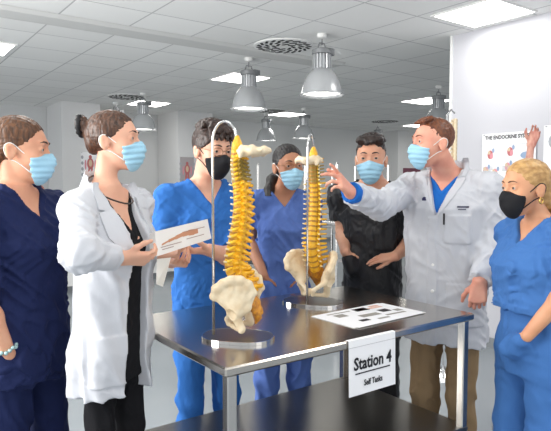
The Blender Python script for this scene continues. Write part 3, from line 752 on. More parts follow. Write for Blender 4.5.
# 5 man in black scrubs
P5 = dict(label='man in black scrubs and blue mask behind the table, hands at his pockets', sex='m', pos=XY(373, 3.00), yaw=-16, S=1.72, zs=1.415, zh=.895, sw=.180, seed=43, fold=.7, build=.88, leg=.84,
          head=dict(o=at(371, 161, 2.96), yaw=-14, pitch=-2, sc=.99), mask='blue', hair='quiff',
          armR=arm(at(343, 230, 3.08), at(345, 251, 2.90), (.35, .15, -.85), (.5, .8, 0), (.6, -.6, .5), 'flat', sleeve=.66, sc=.7, pkt='top'),
          armL=arm(at(414, 240, 2.96), at(396, 256, 2.82), (-.95, .12, -.16), (.05, .45, -1), (-.2, -1, -.3), 'flat', sleeve=.75, thumb=.15, sc=.88),
          m_skin=skin('skin_tan', (216, 164, 136), (198, 136, 110)), m_mask=M_BLUEMASK, m_loop=M_LOOPW, m_hair=hairm('hair_near_black', (26, 18, 16), (52, 36, 30), (80, 80, 80)), m_brow=hairm('brow_near_black', (28, 20, 18), (28, 20, 18)),
          m_top=M_BLACK, m_leg=M_BLACK, m_shoe=M_SHOE, wear=lambda p: scrub_top(p, hem=-.16, vdepth=.025), vhalf=.105, vhole=.075, pocket=(.02, .13, 1.13, 1.28))
person(P5)

# 6 man in a white coat, pointing
def wear6(p):
    scrub_top_named(p, 'shirt', M_SHIRT, hem=-.08, top=.91, sleeve=.08, vdepth=.03)
    c = lab_coat(p, hem=.735, openx=.01, openw=0.0, skirt=1.02, buttons=[1.22, 1.10, .98, .86])
    for side, sh, e, w, a in p['arms'][1:]:
        d = nrm(w-e); F = Field(w-.12, w+.12, .0045); F.cone(w-d*.06, w-d*.002, .040, .041, .0, cap=True); F.disp(lambda P: folds(P, 77, .005, (40, 40, 40)), .02)
        F.build('shirt_cuff', M_SHIRT, p['root'], p['base'])
    B = p['B']; b = MB()     # small embroidery on the chest and a pen in the pocket
    def onfront(x, z): return surf_point(c, p['base'], B, x, z)
    for x, z, w, h in ((.115, 1.365, .045, .007), (.112, 1.354, .03, .004)):
        q = [onfront(x-w/2, z-h/2), onfront(x+w/2, z-h/2), onfront(x+w/2, z+h/2), onfront(x-w/2, z+h/2)]
        b.prism(q, (0, 0, 0), B.f*.0012)
    b.build('embroidery', mat('thread_dark', (60, 60, 84), .8), c, False, p['base'])
    b = MB(); q = onfront(-.062, 1.395); ring = [[q+B.f*dy+B.l*r*math.cos(t)+B.u*r*math.sin(t) for t in [2*PI*k/14 for k in range(14)]] for r, dy in ((.012, 0), (.012, .0015))]
    b.loft(ring); b.build('emblem', mat('emblem_dark', (52, 50, 92), .8), c, False, p['base'])
    b = MB(); q = onfront(.04, 1.315); b.tube([q+B.f*.004+B.u*.02, q+B.f*.004-B.u*.03], .0042, 8); b.build('pen', mat('pen_black', (25, 25, 30), .4), c, False, p['base'])
def surf_point(o, base, B, x, z):
    """front-most point of a garment at this width and height in its wearer's frame"""
    from mathutils.bvhtree import BVHTree
    bv = BVHTree.FromObject(o, bpy.context.evaluated_depsgraph_get()) if '_bv' not in BV or BV.get('k') != o.name else BV['_bv']
    BV['_bv'] = bv; BV['k'] = o.name
    src = B.w(x, .6, z)-base
    h = bv.ray_cast(Vector(src), Vector(-B.f))
    return np.array(h[0])+base+B.f*.0015 if h[0] is not None else B.w(x, .14, z)
BV = {}
P6 = dict(label='ginger-haired man in a white lab coat reaching out to point at the spine', sex='m', pos=XY(447, 2.67), yaw=-36, S=1.77, zs=1.462, zh=.92, sw=.186, seed=53, vd=.145, build=.93, leg=.90,
          head=dict(o=at(433, 145, 2.58), yaw=-76, pitch=0, sc=.92), mask='blue', hair='crop',
          armR=arm(at(380, 206, 2.44), at(350, 192, 2.22), (-.52, -.62, .50), (-.55, .5, -.45), (.3, 0, 1), 'point', cuff=.86),
          armL=arm(at(497, 238, 2.54), at(480, 281, 2.38), (-.12, -.05, -1), (.35, .9, -.05), (-1, .3, 0), 'grip', cuff=.98),
          m_skin=skin('skin_ruddy', (228, 168, 144), (206, 126, 106)), m_mask=M_BLUEMASK, m_loop=M_LOOPW, m_hair=hairm('hair_ginger', (82, 44, 26), (132, 76, 44), (90, 90, 60)), m_brow=hairm('brow_ginger', (110, 66, 42), (110, 66, 42)),
          m_top=M_SHIRT, m_leg=M_KHAKI, leg_name='trousers', m_coat=M_COAT, m_button=M_BUTTON, m_shoe=M_SHOE, wear=wear6, pockets=[(.04, .15, 1.20, 1.33), (.05, .2, .83, 1.02)])
person(P6)

# 7 blonde woman, right edge
def wear7(p):
    scrub_top(p, hem=.33, vdepth=.04)
    hf = p['hf']
    for s in (1,):
        b = MB(); c = (s*.083, -.006, -.045)
        b.tube([hf.w(c[0]+.002*math.sin(t), c[1]+.010*math.sin(t), c[2]+.011*math.cos(t)) for t in [2*PI*k/18 for k in range(19)]], .0035, 6)
        b.build('earring', M_GOLD, p['root'], True, p['base'])
P7 = dict(label='blonde woman in blue scrubs and black mask at the right edge', sex='f', pos=XY(537, 2.12), yaw=-73, build=.90, leg=.90, S=1.58, zs=1.285, zh=.86, sw=.152, seed=63, waist=1.045, top=1.04,
          head=dict(o=at(526, 190, 2.10), yaw=-74, pitch=-3, sc=.85), mask='black', hair='lowbun',
          armL=arm(at(574, 282, 1.95), at(527, 336, 1.985), (-.25, .7, -.6), (.1, 1, 0), (-.7, .1, .7), sleeve=.92, sc=.36, pkt='leg'),
          armR=arm(at(530, 290, 2.30), at(526, 335, 2.26), (-.3, -.1, -1), (.2, -1, 0), (-1, -.1, .2), hid=1),
          m_skin=skin('skin_golden', (216, 160, 124), (198, 134, 98)), m_mask=M_BLACKMASK, m_loop=M_LOOPB, m_hair=hairm('hair_blonde', (164, 122, 72), (206, 166, 108), (40, 40, 70)), m_brow=hairm('brow_light_brown', (96, 66, 42), (96, 66, 42)), m_tie=M_TIE,
          m_top=M_SKY, m_leg=M_SKY, m_shoe=M_SHOEW, wear=wear7)
person(P7)
# ------------------------------------------------------------------ the room
def onwall_v(px, py, v):
    a = at(px, py, 1.0)-np.array([0, 0, EYE]); t = v/(a@AV); p = np.array([0, 0, EYE])+a*t; return (p@AU, p[2])
def onwall_u(px, py, u):
    a = at(px, py, 1.0)-np.array([0, 0, EYE]); t = u/(a@AU); p = np.array([0, 0, EYE])+a*t; return (p@AV, p[2])
def grid_mat():
    m = bpy.data.materials.new('ceiling_tiles'); m.use_nodes = True; nt = m.node_tree; b = nt.nodes['Principled BSDF']; b.inputs['Roughness'].default_value = .9
    tc = nt.nodes.new('ShaderNodeTexCoord'); sp = nt.nodes.new('ShaderNodeSeparateXYZ'); nt.links.new(tc.outputs['Object'], sp.inputs[0])
    def mth(op, a, bb):
        n = nt.nodes.new('ShaderNodeMath'); n.operation = op
        for i, q in enumerate((a, bb)):
            if isinstance(q, (int, float)): n.inputs[i].default_value = q
            else: nt.links.new(q, n.inputs[i])
        return n.outputs[0]
    def line(ax, ph):
        t = mth('FRACT', mth('DIVIDE', mth('SUBTRACT', ax, ph), .6), 0); return mth('LESS_THAN', mth('ABSOLUTE', mth('SUBTRACT', t, .5), 0), .4885)
    # 1 inside a tile, 0 on the grid rail
    ins = mth('MULTIPLY', line(sp.outputs['X'], 1.355), line(sp.outputs['Y'], 4.375))
    nz = nt.nodes.new('ShaderNodeTexNoise'); nz.inputs['Scale'].default_value = 60; nt.links.new(tc.outputs['Object'], nz.inputs['Vector'])
    wn = nt.nodes.new('ShaderNodeTexWhiteNoise'); wn.noise_dimensions = '2D'
    cv = nt.nodes.new('ShaderNodeCombineXYZ')
    nt.links.new(mth('FLOOR', mth('DIVIDE', mth('SUBTRACT', sp.outputs['X'], 1.355), .6), 0), cv.inputs[0]); nt.links.new(mth('FLOOR', mth('DIVIDE', mth('SUBTRACT', sp.outputs['Y'], 4.375), .6), 0), cv.inputs[1])
    nt.links.new(cv.outputs[0], wn.inputs['Vector'])
    mx = nt.nodes.new('ShaderNodeMix'); mx.data_type = 'RGBA'; mx.inputs[6].default_value = (*lin((190, 190, 190)), 1)
    rp = nt.nodes.new('ShaderNodeValToRGB'); rp.color_ramp.elements[0].color = (*lin((232, 232, 230)), 1); rp.color_ramp.elements[1].color = (*lin((240, 240, 238)), 1)
    nt.links.new(wn.outputs['Value'], rp.inputs[0]); nt.links.new(rp.outputs['Color'], mx.inputs[7]); nt.links.new(ins, mx.inputs[0]); nt.links.new(mx.outputs[2], b.inputs['Base Color'])
    bp = nt.nodes.new('ShaderNodeBump'); bp.inputs['Strength'].default_value = .15; bp.inputs['Distance'].default_value = .003
    nt.links.new(nz.outputs['Fac'], bp.inputs['Height']); nt.links.new(bp.outputs['Normal'], b.inputs['Normal'])
    return m
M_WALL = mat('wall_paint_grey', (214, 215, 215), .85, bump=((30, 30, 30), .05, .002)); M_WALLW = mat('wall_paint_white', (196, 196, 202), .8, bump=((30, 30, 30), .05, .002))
M_PILL = mat('pillar_paint', (222, 222, 222), .8, bump=((30, 30, 30), .05, .002))
M_FLOOR = mat('floor_vinyl', (150, 156, 160), .25, var=((.8, .8, .8), (140, 147, 152), 1.0), bump=((3, 3, 3), .02, .01))
M_STEEL = mat('stainless_steel', (200, 195, 188), .22, 1.0, bump=((3, 160, 3), .03, .001)); M_STEELD = mat('stainless_dark', (150, 146, 140), .3, 1.0, bump=((3, 120, 3), .03, .001))
M_STEELB = mat('steel_bright', (205, 203, 200), .25, 1.0); M_CHROME = mat('chrome', (215, 215, 215), .12, 1.0)
M_ALU = mat('lamp_aluminium', (212, 214, 216), .25, .6); M_ALUD = mat('lamp_housing_grey', (140, 142, 144), .5, .5); M_WHITE = mat('white_enamel', (232, 232, 230), .45)
M_LED = mat('led_diffuser', (255, 255, 255), .5, emit=((255, 253, 248), 12.0)); M_BULB = mat('lamp_glow', (255, 255, 255), .5, emit=((255, 252, 244), 5.0))
M_DARK = mat('vent_slot_dark', (36, 36, 36), .8); M_PAPER = mat('paper_white', (240, 240, 242), .7); M_INK = mat('ink_black', (28, 28, 34), .7); M_RUB = mat('rubber_grey', (62, 64, 66), .7)
M_GREYP = mat('grey_plastic', (132, 136, 140), .5)
UVR = dict(rz=UVROT)
def uvobj(o): o.rotation_euler = (0, 0, UVROT); return o     # mesh built in (v, u, z)
def uvbox(name, lo, hi, m, parent=None, bev=0.0):
    """lo/hi = (u, v, z)"""
    b = MB(); b.box((lo[1], lo[0], lo[2]), (hi[1], hi[0], hi[2]), bev); o = b.build(name, m, parent)
    if parent is None: uvobj(o)
    return o
U0, U1, V0, V1 = -2.2, 10.82, -1.6, 14.6
tag(uvbox('floor', (U0, V0, -.1), (U1, V1, 0), M_FLOOR), kind='structure')
tag(uvbox('ceiling', (U0, V0, CEIL), (U1, V1, CEIL+.1), grid_mat()), kind='structure')
tag(uvbox('wall_back', (U1, V0, 0), (U1+.15, V1+.15, CEIL), M_WALL), kind='structure')
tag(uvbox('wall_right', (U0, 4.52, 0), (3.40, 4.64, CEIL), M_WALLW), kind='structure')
tag(uvbox('wall_far', (3.4, V1, 0), (U1, V1+.15, CEIL), M_WALL), kind='structure')
tag(uvbox('trim_1', (3.388, 4.508, 0), (3.412, 4.648, CEIL), M_WHITE), kind='structure')
PILL = [(9.9, 178, 213), (9.9, 62, 101), (10.2, 398, 424)]
for i, (u, pa, pb) in enumerate(PILL):
    v, _ = onwall_u(pa, 150, u); sv = onwall_u(pb, 150, u)[0]-v; su = U1-u-.02
    tag(uvbox('wall_pillar' if i == 0 else 'wall_pillar.%03d' % i, (u, v, 0), (u+su, v+sv, CEIL), M_PILL), kind='structure')
tag(uvbox('baseboard_back', (U1-.015, V0, 0), (U1, V1, .1), M_GREYP), kind='structure')
tag(uvbox('baseboard_right', (U0, 4.505, 0), (3.388, 4.52, .09), M_GREYP), kind='structure')
# shallow ridge across the ceiling, its darker grey painting in a soft shade band
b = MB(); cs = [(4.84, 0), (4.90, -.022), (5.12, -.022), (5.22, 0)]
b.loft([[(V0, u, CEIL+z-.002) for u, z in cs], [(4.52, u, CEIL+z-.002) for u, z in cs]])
tag(uvobj(b.build('trim_shade', mat('bulkhead_shade_grey', (206, 206, 204), .9), smooth=False)), kind='structure')

# ceiling panels
def panel(u, v, s, label):
    r = empty('ceiling_light', uv(u, v, CEIL), UVROT, label, 'ceiling light', 'square light panels in the ceiling')
    f = MB(); h = s/2
    f.box((-h-.02, -h-.02, -.012), (h+.02, -h, 0)); f.box((-h-.02, h, -.012), (h+.02, h+.02, 0)); f.box((-h-.02, -h, -.012), (-h, h, 0)); f.box((h, -h, -.012), (h+.02, h, 0))
    f.build('frame', M_WHITE, r)
    d = MB(); d.box((-h, -h, -.008), (h, h, -.001)); d.build('diffuser', M_LED, r)
for u, v, s, l in [(2.80, 4.12, .55, 'large bright square ceiling panel above the white wall at the right'), (6.43, 1.0, .58, 'bright square ceiling panel cut off by the left picture edge'),
                   (6.36, 4.07, .56, 'bright square ceiling panel behind the left large hanging lamp'), (9.30, 4.07, .56, 'small distant ceiling panel above the white-coated woman\'s mask'),
                   (9.12, 6.93, .56, 'small distant ceiling panel between the two large hanging lamps'), (6.25, 7.68, .60, 'bright ceiling panel behind the lamp above the pointing man')]:
    panel(u, v, s, l)
for u, v in [(.6, .4), (.6, 2.6), (3.6, -1.0), (3.2, 1.0), (6.3, 10.6), (9.0, 10.8), (6.3, 13.2), (9.0, 13.2), (9.2, -.6)]: panel(u, v, .58, 'extra square ceiling panel added to light the room')  # panels added beyond the view; the far ones brighten the back wall
# swirl vents
def vent(u, v, r, label):
    e = empty('ceiling_vent', uv(u, v, CEIL), UVROT, label, 'vent', 'round swirl vents in the ceiling')
    b = MB(); b.lathe([(r, 0), (r, -.008), (r-.02, -.012), (.02, -.012)], n=32); b.build('plate', M_WHITE, e)
    b = MB()
    for ring, n in ((.32, 8), (.58, 14), (.82, 20)):
        for k in range(n):
            a = 2*PI*k/n+ring; c = np.array([math.cos(a), math.sin(a), 0])*r*ring; t = np.array([math.cos(a+.9), math.sin(a+.9), 0]); q = np.array([-t[1], t[0], 0]); L, W = r*.125, r*.042
            z = np.array([0, 0, -.0125])
            b.prism([c+z-t*L-q*W, c+z+t*L-q*W, c+z+t*L+q*W, c+z-t*L+q*W], (0, 0, 0), (0, 0, -.003))
    b.build('slot', M_DARK, e)
for u, v, r, l in [(4.62, 3.47, .30, 'round swirl ceiling vent left of the nearest hanging lamp'), (8.77, 3.47, .30, 'round swirl ceiling vent above the white-coated woman'), (8.85, 6.35, .30, 'round swirl ceiling vent between the two large hanging lamps'),
                   (8.85, 9.45, .32, 'far round swirl vent left of the pointing man\'s head')]: vent(u, v, r, l)
# high-bay lamps
def make_lamp():
    r = empty('hanging_lamp', (0, 0, CEIL), UVROT, 'x', 'hanging lamp', 'bell-shaped metal hanging lamps')
    b = MB(); b.lathe([(.045, 0), (.05, -.012), (.04, -.035), (.012, -.045)], n=16); b.build('ceiling_mount', M_WHITE, r, auto=30)
    b = MB(); b.tube([(0, 0, -.03), (.0, 0, -.10)], .008); b.tube([(-.055, 0, -.15), (-.03, 0, -.085), (.03, 0, -.085), (.055, 0, -.15)], .007); b.build('bracket', M_ALUD, r)
    b = MB(); b.lathe([(.06, -.135), (.088, -.14), (.095, -.15), (.095, -.185), (.08, -.19)], n=24)
    b.box((.05, -.03, -.185), (.135, .03, -.12), .006); b.build('ballast_box', M_ALUD, r, auto=30)
    b = MB(); b.lathe([(.062, -.185), (.066, -.33)], n=20)
    for k in range(18):
        a = 2*PI*k/18; c, s = math.cos(a), math.sin(a); w = .006
        b.prism([(c*.06-s*w, s*.06+c*w, -.19), (c*.086-s*w, s*.086+c*w, -.19), (c*.086+s*w, s*.086-c*w, -.19), (c*.06+s*w, s*.06-c*w, -.19)], (0, 0, 0), (0, 0, -.135))
    b.build('heat_sink', M_ALU, r)
    prof = [(.075, -.315), (.092, -.325), (.118, -.35), (.145, -.39), (.165, -.435), (.178, -.48), (.186, -.525), (.192, -.545), (.208, -.555), (.208, -.562)]
    inner = [(.200, -.562), (.184, -.547), (.178, -.525), (.168, -.48), (.155, -.435), (.136, -.39), (.108, -.352), (.07, -.335)]
    b = MB(); b.lathe(prof+inner, n=40); b.build('bell_shade', M_ALU, r, auto=40)
    b = MB(); b.lathe([(.001, -.532), (.176, -.532), (.176, -.538), (.001, -.540)], n=32); b.build('lens', M_BULB, r)
    return r
lamp0 = make_lamp()
LAMPS = [(4.06, 3.49, 'largest hanging bell lamp, right of the upper middle'), (5.30, 3.50, 'large hanging bell lamp above the left spine model'), (8.29, 3.54, 'distant hanging bell lamp behind the white-coated woman\'s mask'),
         (9.55, 3.58, 'far bell lamp just above the white-coated woman\'s hair'), (9.09, 6.40, 'far bell lamp above the periwinkle-scrubs woman, left of another'), (8.20, 6.62, 'far bell lamp directly above the right spine model'),
         (5.23, 6.67, 'bell lamp above the pointing man\'s head, beside the white wall'), (9.39, 9.79, 'farthest bell lamp, above the man in black scrubs')]
for i, (u, v, l) in enumerate(LAMPS):
    o = lamp0 if i == 0 else copy_tree(lamp0); o.location = tuple(uv(u, v, CEIL)); o['label'] = l

# ------------------------------------------------------------------ steel table
TU0, TU1, TV0, TV1, TZ = 1.352, 2.108, .812, 1.972, .95
tb = empty('steel_table', uv((TU0+TU1)/2, (TV0+TV1)/2, 0), UVROT, 'stainless steel table with a lower shelf in the middle of the group', 'table')
hx, hy = (TV1-TV0)/2, (TU1-TU0)/2
b = MB(); b.box((-hx, -hy, TZ-.028), (hx, hy, TZ), .005); b.build('tabletop', M_STEEL, tb)
b = MB(); t = .028
b.box((-hx+.05, -hy+.07, TZ-.05), (hx-.05, -hy+.07+t, TZ-.028)); b.box((-hx+.05, hy-.07-t, TZ-.05), (hx-.05, hy-.07, TZ-.028)); b.box((-hx+.07, -hy+.07, TZ-.05), (-hx+.07+t, hy-.07, TZ-.028)); b.box((hx-.07-t, -hy+.07, TZ-.05), (hx-.07, hy-.07, TZ-.028))
b.build('frame', M_STEELD, tb)
for sx in (-1, 1):
    for sy in (-1, 1):
        b = MB(); cx, cy = sx*(hx-.032), sy*(hy-.03); b.box((cx-.0165, cy-.0165, .03), (cx+.0165, cy+.0165, TZ-.028), .004); lg = b.build('leg', M_STEELB, tb)
        b = MB(); b.lathe([(.012, .035), (.012, .02), (.022, .018), (.022, 0)], (cx, cy, 0), 12); b.build('foot', M_RUB, lg)
b = MB(); b.box((-hx+.012, -hy+.012, .465), (hx-.012, hy-.012, .49), .004); b.build('shelf', M_STEELD, tb)

# sign hanging on the near long edge of the table
def fontmesh(txt, size, name, m, parent, loc, mtx, align='CENTER', ext=.0004, off=0.0):
    cu = bpy.data.curves.new(name, 'FONT'); cu.body = txt; cu.size = size; cu.align_x = align; cu.extrude = ext; cu.offset = off; cu.resolution_u = 2
    tmp = bpy.data.objects.new(name+'_c', cu); COL.objects.link(tmp)
    dg = bpy.context.evaluated_depsgraph_get(); me = bpy.data.meshes.new_from_object(tmp.evaluated_get(dg)); bpy.data.objects.remove(tmp); bpy.data.curves.remove(cu)
    me.materials.clear(); me.materials.append(m); o = bpy.data.objects.new(name, me); COL.objects.link(o); o.parent = parent
    o.location = loc; o.rotation_euler = mtx; return o
def edge_v(px): 
    lo, hi = TV0, TV1
    for _ in range(40):
        m = (lo+hi)/2; q = uv(TU0, m, TZ); x = 275.5+FPX*q[0]/(q[1]*math.cos(PITCH)-(q[2]-EYE)*math.sin(PITCH))
        lo, hi = (m, hi) if x < px else (lo, m)
    return (lo+hi)/2
va, vb = edge_v(347.5), edge_v(394); sv = (va+vb)/2; sw_ = vb-va; sh_ = .186
sg = empty('paper_sign', uv(TU0-.002, sv, TZ), UVROT, 'white paper sign reading Station 4 hanging from the table edge', 'sign')
b = MB(); w = sw_/2
sec = [(.012, .0015), (.0, .0022), (-.0035, .0006), (-.0045, -.03), (-.0055, -.10), (-.0075, -sh_)]
top = [[(-w, y, z) for y, z in sec]+[(-w, y+.0009, z-.0008*(1 if i < 2 else 0)) for i, (y, z) in reversed(list(enumerate(sec)))], [(w, y, z) for y, z in sec]+[(w, y+.0009, z-.0008*(1 if i < 2 else 0)) for i, (y, z) in reversed(list(enumerate(sec)))]]
b.loft(top); b.build('sheet', M_PAPER, sg)
rx = PI/2
fontmesh('Station 4', .054, 'printed_heading', M_INK, sg, (.0, -.0072, -.100), (rx, 0, 0), off=.0012).scale = (.93, 1.1, 1)
b = MB(); b.box((-w*.74, -.0078, -.1155), (w*.74, -.0068, -.1115)); b.build('underline', M_INK, sg)
fontmesh('Self Tasks', .026, 'printed_subtitle', M_INK, sg, (.0, -.0092, -.158), (rx, 0, 0), off=.0005).scale = (.86, 1.1, 1)
b = MB(); b.box((-w, -.0052, -.0235), (w, -.0042, -.0225)); b.build('crease', mat('crease_grey', (170, 170, 174), .8), sg)

# printed chart sheets lying on the table near the sign
def flat_sheet(name, corners, z, th, m, label=None, cat=None, group=None):
    b = MB(); b.prism([(c[0], c[1], z) for c in corners], (0, 0, 0), (0, 0, th)); o = b.build(name, m); return tag(o, label, cat, group)
cs = [(1.690, 1.405), (1.462, 1.415), (1.478, 1.800), (1.706, 1.790)]
ch = empty('printed_chart', uv(1.58, 1.60, TZ), UVROT, 'white printed chart with small pictures lying on the table behind the sign', 'chart')
b = MB(); b.prism([(c[1]-1.60, c[0]-1.58, .0005) for c in cs], (0, 0, 0), (0, 0, .0022)); b.build('sheet', M_PAPER, ch)
b = MB(); b.prism([(c[1]-1.60+.012, c[0]-1.58-.012, .0028) for c in cs], (0, 0, 0), (0, 0, .0012)); b.build('sheet', M_PAPER, ch)
mats = [mat('print_black', (40, 36, 36), .6), mat('print_red', (176, 62, 74), .6), mat('print_grey', (150, 146, 138), .6), mat('print_pink', (226, 180, 160), .6)]
b = MB()
for x0, x1, y0, y1, mi in [(.0, .07, .055, .095, 0), (.015, .055, .06, .09, 1), (.08, .13, -.01, .03, 0), (-.10, -.055, -.075, -.05, 0), (-.05, .05, -.03, .005, 2), (-.13, -.08, .02, .06, 2), (.06, .15, .06, .075, 3), (.05, .16, -.06, -.045, 2), (.10, .15, .08, .10, 3), (-.14, -.02, .075, .085, 2), (-.02, .04, -.085, -.07, 2), (.14, .175, -.03, .0, 2)]:
    b.cur = mi; b.box((x0, y0, .0041), (x1, y1, .0046))
b.build('printed_picture', None, ch, mats=mats)

# ------------------------------------------------------------------ the box held between two people
def quad_box(name, tl, tr, br, bl, depth, m, parent, base):
    b = MB(); n = nrm(np.cross(np.asarray(tr)-tl, np.asarray(bl)-tl)); n = n if n[1] > 0 else -n
    b.prism([tl, tr, br, bl], (0, 0, 0), n*depth); return b.build(name, m, parent, False, base), n
TL, TR, BR, BL = at(155, 231.5, 1.83), at(207.5, 219, 2.06), at(211.5, 238.5, 2.04), at(156.5, 256.5, 1.80)
cen = (TL+BR)/2
bx = empty('cardboard_box', cen, 0, 'slim white printed box held between the white-coated woman and man in royal blue', 'box')
mb = mat('box_white', (232, 230, 228), .55)
_, nb = quad_box('carton', TL, TR, BR, BL, .03, mb, bx, cen)
b = MB(); ex = (TR-TL); ey = (BL-TL)
def onbox(s, t, o=.0012): return TL+ex*s+ey*t-nb*o
spine_pts = [(.10, .60), (.22, .52), (.35, .46), (.48, .40), (.60, .40), (.70, .42), (.78, .42)]
b.cur = 0
for i in range(len(spine_pts)-1):
    (s0, t0), (s1, t1) = spine_pts[i], spine_pts[i+1]; wd = .035+.11*(i/5.0)*(1 if i < 5 else .6)
    b.prism([onbox(s0, t0-wd), onbox(s1, t1-wd), onbox(s1, t1+wd), onbox(s0, t0+wd)], (0, 0, 0), nb*.001)
b.cur = 1
for s0, s1, t in [(.08, .45, .68), (.50, .92, .30), (.55, .90, .62), (.1, .3, .78)]:
    b.prism([onbox(s0, t), onbox(s1, t), onbox(s1, t+.035), onbox(s0, t+.035)], (0, 0, 0), nb*.001)
b.build('printed_picture', None, bx, False, cen, mats=[mat('print_bone', (196, 140, 108), .6), mat('print_text_grey', (170, 150, 145), .6)])
# loose sheet hanging below the box, held by the woman
sh = [at(157, 259, 1.84), at(171, 257.5, 1.91), at(163, 287, 1.89), at(156, 284, 1.83)]
c = sum(sh)/4; b = MB(); b.prism(sh, (0, 0, 0), np.array([-.0004, .0014, 0])); tag(b.build('paper_sheet', mat('paper_bright', (250, 250, 246), .6), None, False, c), 'loose white sheet hanging below the held box', 'paper').location = tuple(c)

# ------------------------------------------------------------------ spine models
M_BONE = mat('bone_ivory', (232, 216, 186), .5, bump=((160, 160, 160), .2, .002), var=((30, 30, 30), (216, 190, 150), .7))
M_YEL = mat('vertebra_yellow', (240, 188, 40), .36, var=((90, 90, 90), (216, 150, 34), .8), bump=((200, 200, 200), .3, .003)); M_ORG = mat('sacrum_ochre', (216, 150, 44), .42, var=((80, 80, 80), (168, 100, 36), .8), bump=((150, 150, 150), .4, .004))
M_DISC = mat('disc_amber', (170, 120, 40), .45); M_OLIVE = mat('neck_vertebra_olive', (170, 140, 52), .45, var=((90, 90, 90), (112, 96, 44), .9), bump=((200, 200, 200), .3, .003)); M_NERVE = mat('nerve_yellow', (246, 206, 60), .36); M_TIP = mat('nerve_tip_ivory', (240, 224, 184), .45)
def vertebra_mesh(name, m, w=1.0):
    c0 = np.zeros(3); F = Field((-.05, -.065, -.022), (.05, .035, .022), .0025); fr = Frame((0, 0, 0))   # local y forward = -Y of frame; build with plain axes
    F.cone((0, .004, -.007), (0, .004, .007), .0165, .0165, .004)
    F.cone((-.014, -.014, .002), (.014, -.014, .002), .007, .007, .006)
    for s in (-1, 1):
        F.cone((s*.010, -.012, .002), (s*.037, -.022, .005), .0065, .0042, .005); F.cone((s*.012, -.016, .012), (s*.012, -.018, -.012), .006, .0055, .004)
    F.cone((0, -.018, .0), (0, -.038, -.009), .0078, .0055, .006)
    F.disp(lambda P: .002*(vnoise(P, (200, 200, 200), 3)-.5), .01)
    v, f = F.mesh(); me = bpy.data.meshes.new(name); me.from_pydata(v.tolist(), [], f.tolist()); me.materials.append(m); me.polygons.foreach_set('use_smooth', np.ones(len(f), bool)); return me
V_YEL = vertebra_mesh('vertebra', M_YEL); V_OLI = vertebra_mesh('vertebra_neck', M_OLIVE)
b = MB(); b.lathe([(.012, -.005), (.0165, -.003), (.0165, .003), (.012, .005)], (0, .004, 0), 14); tmp = b.build('disc_proto', M_DISC, smooth=True); DISC = tmp.data; bpy.data.objects.remove(tmp)
def hip_bone(side, parent):
    F = Field((-.02, -.10, -.10), (.165, .11, .16) if side > 0 else (.165, .11, .16), .0035); fr = Frame((0, 0, 0))
    # built for the left side (x>0), front = +y
    crest = [(.116, .085, .070), (.126, .070, .105), (.124, .040, .130), (.112, .008, .143), (.095, -.026, .142), (.074, -.056, .120), (.058, -.074, .082)]
    for c in crest: F.cone((.078, .0, .010), c, .017, .0095, .03)
    F.chain(crest, [.0105]*7, .02)
    F.cone((.052, -.058, .055), (.062, -.045, .015), .013, .014, .02); F.cone((.062, -.04, .02), (.072, .008, -.005), .017, .022, .02)
    F.cone((.078, .005, -.008), (.064, -.022, -.070), .019, .017, .012); F.cone((.074, .02, .0), (.018, .056, -.042), .014, .0105, .012)
    F.cone((.018, .056, -.044), (.012, .052, -.066), .012, .010, .008); F.cone((.062, -.02, -.078), (.014, .050, -.066), .0125, .0085, .01)
    F.ell(None, (.106, .014, -.006), (.026, .025, .025), .005, 's')
    F.disp(lambda P: .003*(vnoise(P, (60, 60, 60), 3)-.5), .01)
    v, f = F.mesh()
    if side < 0: v = v*np.array([-1, 1, 1]); f = f[:, ::-1]
    return v, f
HIPS = {s: hip_bone(s, None) for s in (-1, 1)}
def sacrum_field():
    F = Field((-.06, -.075, -.105), (.06, .04, .045), .0035)
    pts = [(0, 0, .025), (0, -.022, -.005), (0, -.040, -.035), (0, -.044, -.062), (0, -.034, -.085)]; rs = [.030, .028, .022, .014, .006]
    for i in range(4): F.cone(pts[i], pts[i+1], rs[i], rs[i+1], .01)
    for s in (-1, 1): F.cone((s*.024, -.008, .018), (s*.040, -.024, -.002), .018, .014, .015); F.cone((s*.04, -.024, -.002), (s*.018, -.040, -.045), .014, .010, .015)
    for z, y in ((.01, -.04), (-.015, -.052), (-.04, -.060)): F.cone((0, y+.015, z), (0, y, z-.004), .008, .005, .006)
    F.disp(lambda P: .006*(vnoise(P, (90, 90, 90), 3)-.5), .01)
    return F.mesh()
SAC = sacrum_field()
